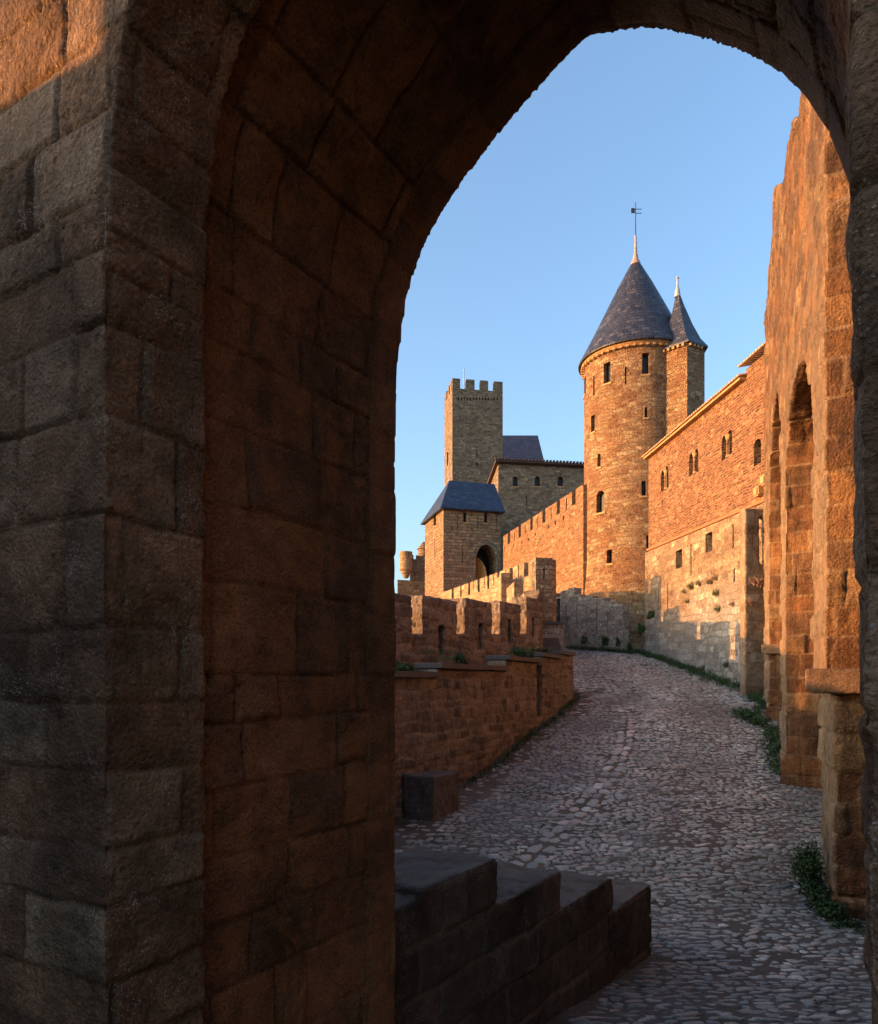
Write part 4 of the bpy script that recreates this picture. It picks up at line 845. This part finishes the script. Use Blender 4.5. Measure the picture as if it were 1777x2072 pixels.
# keep
kt, A, T, N, Bk, W, D, z1, q = rbox(915, 80, 10, 1017, 899.0, 8, 785, 'square_keep', 'tall square crenellated keep, left side sunlit and front shaded', 'tower', M_GREY,
    wf=[(963.5, 965.5, 910, 925, 'slit'), (963, 967, 936, 943, 'slit')]+[(926+6.05*i, 928.6+6.05*i, 804, 810, 'hole') for i in range(14)], wl=[(904, 906.5, 915, 942, 'slit')])
ztop = zof(765, 80); mw = W*.175
for i, (fa, fb) in enumerate(((0, .155), (.27, .44), (.55, .71), (.82, 1))):
    bm = bmesh.new(); add_extr(bm, (*A, 0), T, N, [(W*fa+.003, z1+.003), (W*fb-.003, z1+.003), (W*fb-.003, ztop), (W*fa+.003, ztop)], -.45, -.003); link('merlon', box_uv(mesh_of(bm)), M_GREY, kt)
for i, (fa, fb) in enumerate(((.13, .3), (.42, .6), (.75, 1))):
    bm = bmesh.new(); add_extr(bm, (*A, 0), Bk, (T[0], T[1]), [(D*fa, z1+.003), (D*fb-.003, z1+.003), (D*fb-.003, ztop), (D*fa, ztop)], .003, .45); link('merlon', box_uv(mesh_of(bm)), M_GREY, kt)
for i, (fa, fb) in enumerate(((.0, .16), (.3, .46), (.55, .72), (.84, 1))):
    bm = bmesh.new(); A2 = (A[0]+Bk[0]*D, A[1]+Bk[1]*D); add_extr(bm, (*A2, 0), T, N, [(W*fa+.5, z1+.003), (W*fb-.003, z1+.003), (W*fb-.003, ztop-.2), (W*fa+.5, ztop-.2)], .003, .45); link('merlon', box_uv(mesh_of(bm)), M_GREY, kt)
bm = bmesh.new(); pm = P(938.5, 745, 83); add_lathe(bm, (pm.x, pm.y), [(.07, z1), (.05, pm.z)], 8); link('mast', mesh_of(bm), M_LEAD, kt)
# far blue roof
rt_ = empty('slate_roofed_building', (P(1020, 937, 88).x, 88, 8), 'far building with steep blue slate roof right of the keep', 'building')
bm = bmesh.new(); x0 = P(1005, 900, 88).x; x1 = P(1097, 900, 88).x; add_prism(bm, [(x0, 88), (x1, 88), (x1, 96), (x0, 96)], 8, zof(940, 88)); link('building_body', box_uv(mesh_of(bm)), M_GREY, rt_)
bm = bmesh.new(); ze = zof(938, 88); zr2 = zof(881, 92); xr2 = P(1088, 880, 92).x
v = [bm.verts.new(p) for p in ((x0-.2, 87.7, ze), (x1+.25, 87.7, ze), (x1+.25, 96.3, ze), (x0-.2, 96.3, ze), (x0-.2, 92, zr2), (xr2, 92, zr2))]
for f_ in ((0, 1, 5, 4), (1, 2, 5), (2, 3, 4, 5), (3, 0, 4), (3, 2, 1, 0)): bm.faces.new([v[i] for i in f_])
link('roof', box_uv(mesh_of(bm)), M_SLATEB, rt_)
# bartizan block on the far left
bt_ = empty('corner_bartizan', (P(832, 1170, 62).x, 62, 6), 'small crenellated wall with rounded corner turret left of the gatehouse', 'turret')
bm = bmesh.new(); a = P(804, 1173, 61.5); b = P(862, 1173, 62.5); add_prism(bm, [(a.x, a.y), (b.x, b.y), (b.x, b.y+3), (a.x, a.y+3)], 6, a.z); link('lower_wall', box_uv(mesh_of(bm)), M_LIT, bt_)
bm = bmesh.new(); a = P(829, 1122, 62.2); b = P(866, 1122, 63.2)
add_extr(bm, (a.x, a.y, 0), unit(a, b), (0, 1), cren_profile(math.dist(a.xy, b.xy), [(0, a.z), (9, a.z)], [(.35, .6)], zof(1172.6, 62), .35), 0, .6); link('upper_wall', box_uv(mesh_of(bm)), M_GREY, bt_)
c = P(821, 1117, 62.1); R = 13*62/F; z1 = c.z; zb = zof(1150, 62.1); bm = bmesh.new(); add_lathe(bm, (c.x, c.y), [(R*.35, zof(1170, 62.1)), (R*.55, zof(1166, 62.1)), (R*.6, zof(1162, 62.1)), (R*.78, zof(1160, 62.1)), (R*.82, zof(1156, 62.1)), (R*1.02, zof(1154, 62.1)), (R, zb), (R, zof(1123, 62.1)), (R*1.02, z1)], 20)
link('rounded_turret', cyl_uv(mesh_of(bm), c.x, c.y, R), M_LIT, bt_)
bm = bmesh.new(); c = P(857, 1106, 64); add_lathe(bm, (c.x, c.y), [(.5, zof(1200, 64)), (.5, zof(1112, 64)), (.62, zof(1112, 64)), (.05, zof(1096, 64))], 8); tt = link('small_turret', cyl_uv(mesh_of(bm), c.x, c.y, .5), M_GATEH, bt_)
# ------------------------------------------------------------------ 10. plants
def gpt(u, v):      # point on the ground seen at u,v
    Y = 4.
    while Y < 36 and zof(v, Y) > float(zr(Y)): Y += .05
    return P(u, v, Y)
r = random.Random(5)
cs = []
for i in range(150):       # grass strip at the foot of the long wall
    y = 22.6+i*.075; x = WA[0]+(y-WA[1])*-.075-.18-abs(r.gauss(0, .16))*(1.5 if y < 27 else 1); cs.append((x, y, float(gz(x, y))+.05, r.uniform(.1, .25), .14, r.uniform(.08, .2), 60))
for i in range(40):
    y = 19.3+i*.08; x = 9.15+(y-19.3)*.22-abs(r.gauss(0, .2)); cs.append((x, y, float(gz(x, y))+.03, r.uniform(.1, .2), .14, r.uniform(.06, .12), 50))
plant('grass', cs, 'strip of green grass along the foot of the long wall', 'grass', M_LEAF, .06, 3, True, kind='stuff')
cs = []
for i in range(110):
    y = 13.2+i*.085; x = float(np.interp(y, [p[1] for p in LW], [p[0] for p in LW]))+.1+abs(r.gauss(0, .1)); cs.append((x, y, float(gz(x, y))+.03, r.uniform(.06, .16), .12, r.uniform(.04, .1), 45))
plant('ground_weeds', cs, 'dark low weeds along the foot of the garden wall', 'weeds', M_LEAF, .035, 4, True, kind='stuff')
cs = []
for i in range(60):
    y = 7.4+i*.03; cs.append((4.4+.15*(y-7.4)+abs(r.gauss(0, .06)), y, float(gz(4.4, y))+.02, .05, .05, .03, 20))
for i in range(900):
    y = r.uniform(9, 30); lx = float(left_x(np.array(y))); rx = float(right_x(np.array(y))); x = r.uniform(lx+.2, rx-.1)
    if fbm(np.array([[x, y, 0.]]), .8, 2, 5)[0] < .05: continue
    cs.append((x, y, float(gz(x, y))+.02, .05, .05, .02, 14))
plant('joint_grass', cs, 'tiny grass tufts between the cobbles', 'grass', M_LEAF, .022, 6, True, kind='stuff')
def clump(u, v, Y, rx, rz, n, label, leaf=.035, mat=M_LEAF, grp=None, name='weed_clump', blade=False, seed=1, cat='plant'):
    p = P(u, v, Y); r_ = random.Random(seed); cs = [(p.x, p.y, p.z, rx*.5, rx*.5, rz*.6, n//4)]
    for i in range(6): cs.append((p.x+r_.uniform(-.6, .6)*rx, p.y+r_.uniform(-.4, .4)*rx, p.z+r_.uniform(-.5, .5)*rz, rx*r_.uniform(.25, .5), rx*.4, rz*r_.uniform(.3, .5), n//8))
    return plant(name, cs, label, cat, mat, leaf, seed, blade, grp)
# bush at the foot of the nearest pier
p = [(4.52, 8.7, .1), (4.42, 8.35, .1), (4.62, 9.1, .2), (4.38, 8.1, .05), (4.58, 8.9, .42), (4.47, 8.6, .36), (4.4, 7.95, .03)]
plant('bush', [(x, y, float(gz(x, y))+z, .17, .17, .19, 650) for x, y, z in p]+[(4.4, 7.75, .05, .22, .1, .06, 200), (4.75, 7.55, .04, .25, .1, .05, 200)], 'green leafy weed bush at the foot of the nearest pier', 'bush', M_LEAF, .022, 8)
plant('pier_weeds', [(6.72+.42*(i*.42)-.1*(i%2), 14.1+i*.42, float(gz(6.7, 14.1+i*.42))+.08, .2, .25, .13, 230) for i in range(9)], 'green weeds along the foot of the ruin between its second and farthest piers', 'weeds', M_LEAF, .03, 9, kind='stuff')
plant('pier_weeds', [(8.2, 18.2+.3*i, float(gz(8.2, 18.2+.3*i))+.12, .25, .3, .15, 260) for i in range(5)], 'green weeds at the foot of the farthest pier of the ruin', 'weeds', M_LEAF, .04, 10, kind='stuff')
# on the garden terrace
clump(820, 1354, 12.6, .34, .16, 1600, 'low dark hedge behind the near end of the garden wall coping', .022, seed=11, name='low_hedge', cat='hedge')
clump(870, 1326, 14.2, .26, .22, 500, 'wispy green plant on the terrace nearest the dark archway', .02, seed=12, blade=True)
clump(903, 1330, 14.6, .34, .26, 900, 'bushy plant with reddish stems in the middle of the terrace', .022, M_WEED, seed=13, blade=True)
clump(935, 1334, 15.2, .3, .2, 900, 'dark green plant right of the reddish one on the terrace', .022, seed=14)
clump(1058, 1322, 17.6, .36, .24, 1100, 'leafy plant on the terrace below the farthest slit', .026, M_LEAF, seed=15)
clump(1100, 1316, 20.2, .4, .1, 500, 'low plant on the terrace near the end of the garden wall', .03, M_WEED, seed=16)
clump(1112, 1262, 30.8, .3, .07, 200, 'grass growing on top of the low terrace by the steps', .05, M_LEAF, seed=17, blade=True)
# tufts on walls
def wall_uv(u, v): p = ray_plane(u, v, (WN2[0], WN2[1], 0), (WN[0], WN[1], 0)); return p
for i, (u, v, rx, rz, n, lab, m) in enumerate([(1401, 1186, .2, .16, 160, 'largest green tuft on the sunlit wall below the small square windows', M_WEED), (1417, 1180, .13, .12, 90, 'green tuft just right of the largest tuft on the sunlit wall', M_WEED), (1440, 1177, .15, .12, 90, 'olive tuft on the sunlit wall, second from the upper right', M_WEED), (1451, 1169, .12, .12, 90, 'topmost reddish tuft on the sunlit wall', M_DRY), (1452, 1200, .16, .13, 130, 'round green tuft on the sunlit wall below the topmost reddish one', M_WEED), (1387, 1196, .09, .12, 60, 'small tuft left of the largest tuft on the sunlit wall', M_WEED), (1456, 1232, .11, .14, 90, 'dark green tuft low on the sunlit wall under the round one', M_LEAF), (1484, 1222, .09, .11, 50, 'thin dry tuft on the sunlit wall next to the cross wall', M_DRY), (1473, 1345, .09, .12, 60, 'small green tuft low on the shaded wall near the cross wall foot', M_LEAF), (1394, 1216, .07, .1, 50, 'tiny tuft on the sunlit wall below its largest tuft', M_WEED), (1425, 1352, .1, .13, 60, 'green tuft near the foot of the long wall above the grass', M_LEAF)]):
    p = wall_uv(u, v); plant('wall_tuft', [(p.x-.05, p.y, p.z, .1, rx, rz, n), (p.x-.1, p.y, p.z-.05, .1, rx*.6, rz*.7, n)], lab, 'plant', m, .055, 20+i, True, 'tufts growing out of the long wall')
for i, (u, v, Y, rx, rz, n, lab) in enumerate([(1297, 1273, 31.8, .17, .36, 500, 'dark green bush hanging on the wall at the top of the road'), (1318, 1243, 31.5, .2, .24, 400, 'green bush on the wall, upper right of the hanging one'), (1182, 1293, 34.6, .24, .28, 500, 'green bush against the grey parapet, leftmost of the pair'), (1226, 1296, 33.4, .22, .32, 500, 'green bush against the grey parapet, near its square end'), (1250, 1300, 33.1, .12, .3, 200, 'thin climbing weed at the square end of the grey parapet'), (1274, 1308, 32.8, .12, .26, 200, 'small weed right of the square end of the grey parapet')]):
    clump(u, v, Y, rx, rz, n, lab, .055, seed=40+i, name='bush', cat='bush')
clump(1535, 1183, 22.15, .3, .14, 260, 'dry reddish weed growing out of the cross wall below the barred opening', .11, M_DRY, seed=50, blade=True)
clump(1517, 1222, 22.15, .12, .16, 90, 'small reddish weed on the left edge of the cross wall', .09, M_DRY, seed=51, blade=True)
cs = []
for i in range(60):
    u = 1150+i*2.2; Y = 35.2-(i/60)*2.3; p = P(u, 1318, Y); cs.append((p.x, p.y, float(gz(p.x, p.y))+.06, .2, .2, r.uniform(.08, .2), 45))
plant('crest_weeds', cs, 'dark weeds along the foot of the grey parapet at the crest of the road', 'weeds', M_LEAF, .06, 60, True, kind='stuff')
# ------------------------------------------------------------------ light, sky, camera
SUN_EL = math.radians(7.5); sd = Vector((-1, -.12)).normalized()
sun = bpy.data.lights.new('sun', 'SUN'); sun.energy = 2.0; sun.angle = math.radians(.6); sun.color = (1, .45, .14)
so = bpy.data.objects.new('sun', sun); COL.objects.link(so)
sv = Vector((sd.x*math.cos(SUN_EL), sd.y*math.cos(SUN_EL), math.sin(SUN_EL))); so.rotation_euler = sv.to_track_quat('Z', 'Y').to_euler(); so.location = (-10, 0, 20)
w = bpy.data.worlds.new('World'); SC.world = w; w.use_nodes = True; nt = w.node_tree; bg = nt.nodes['Background']
sk = nt.nodes.new('ShaderNodeTexSky'); sk.sky_type = 'NISHITA'; sk.sun_disc = False; sk.sun_elevation = SUN_EL; sk.sun_rotation = math.atan2(sd.x, sd.y)
sk.altitude = 100; sk.air_density = 1.0; sk.dust_density = 4.0; sk.ozone_density = 2.3
nt.links.new(sk.outputs[0], bg.inputs[0]); bg.inputs[1].default_value = .15
cam = bpy.data.cameras.new('camera'); co = bpy.data.objects.new('camera', cam); COL.objects.link(co); SC.camera = co
co.location = (0, 0, E); co.rotation_euler = (math.pi/2, 0, 0); cam.sensor_fit = 'HORIZONTAL'; cam.sensor_width = 36; cam.lens = F/1777*36; cam.shift_y = (V0-1036)/1777; cam.clip_end = 5000; cam.clip_start = .05
SC.view_settings.view_transform = 'Standard'; SC.view_settings.look = 'None'; SC.view_settings.exposure = 2.12; SC.view_settings.gamma = 1
SC.render.resolution_x = 878; SC.render.resolution_y = 1024
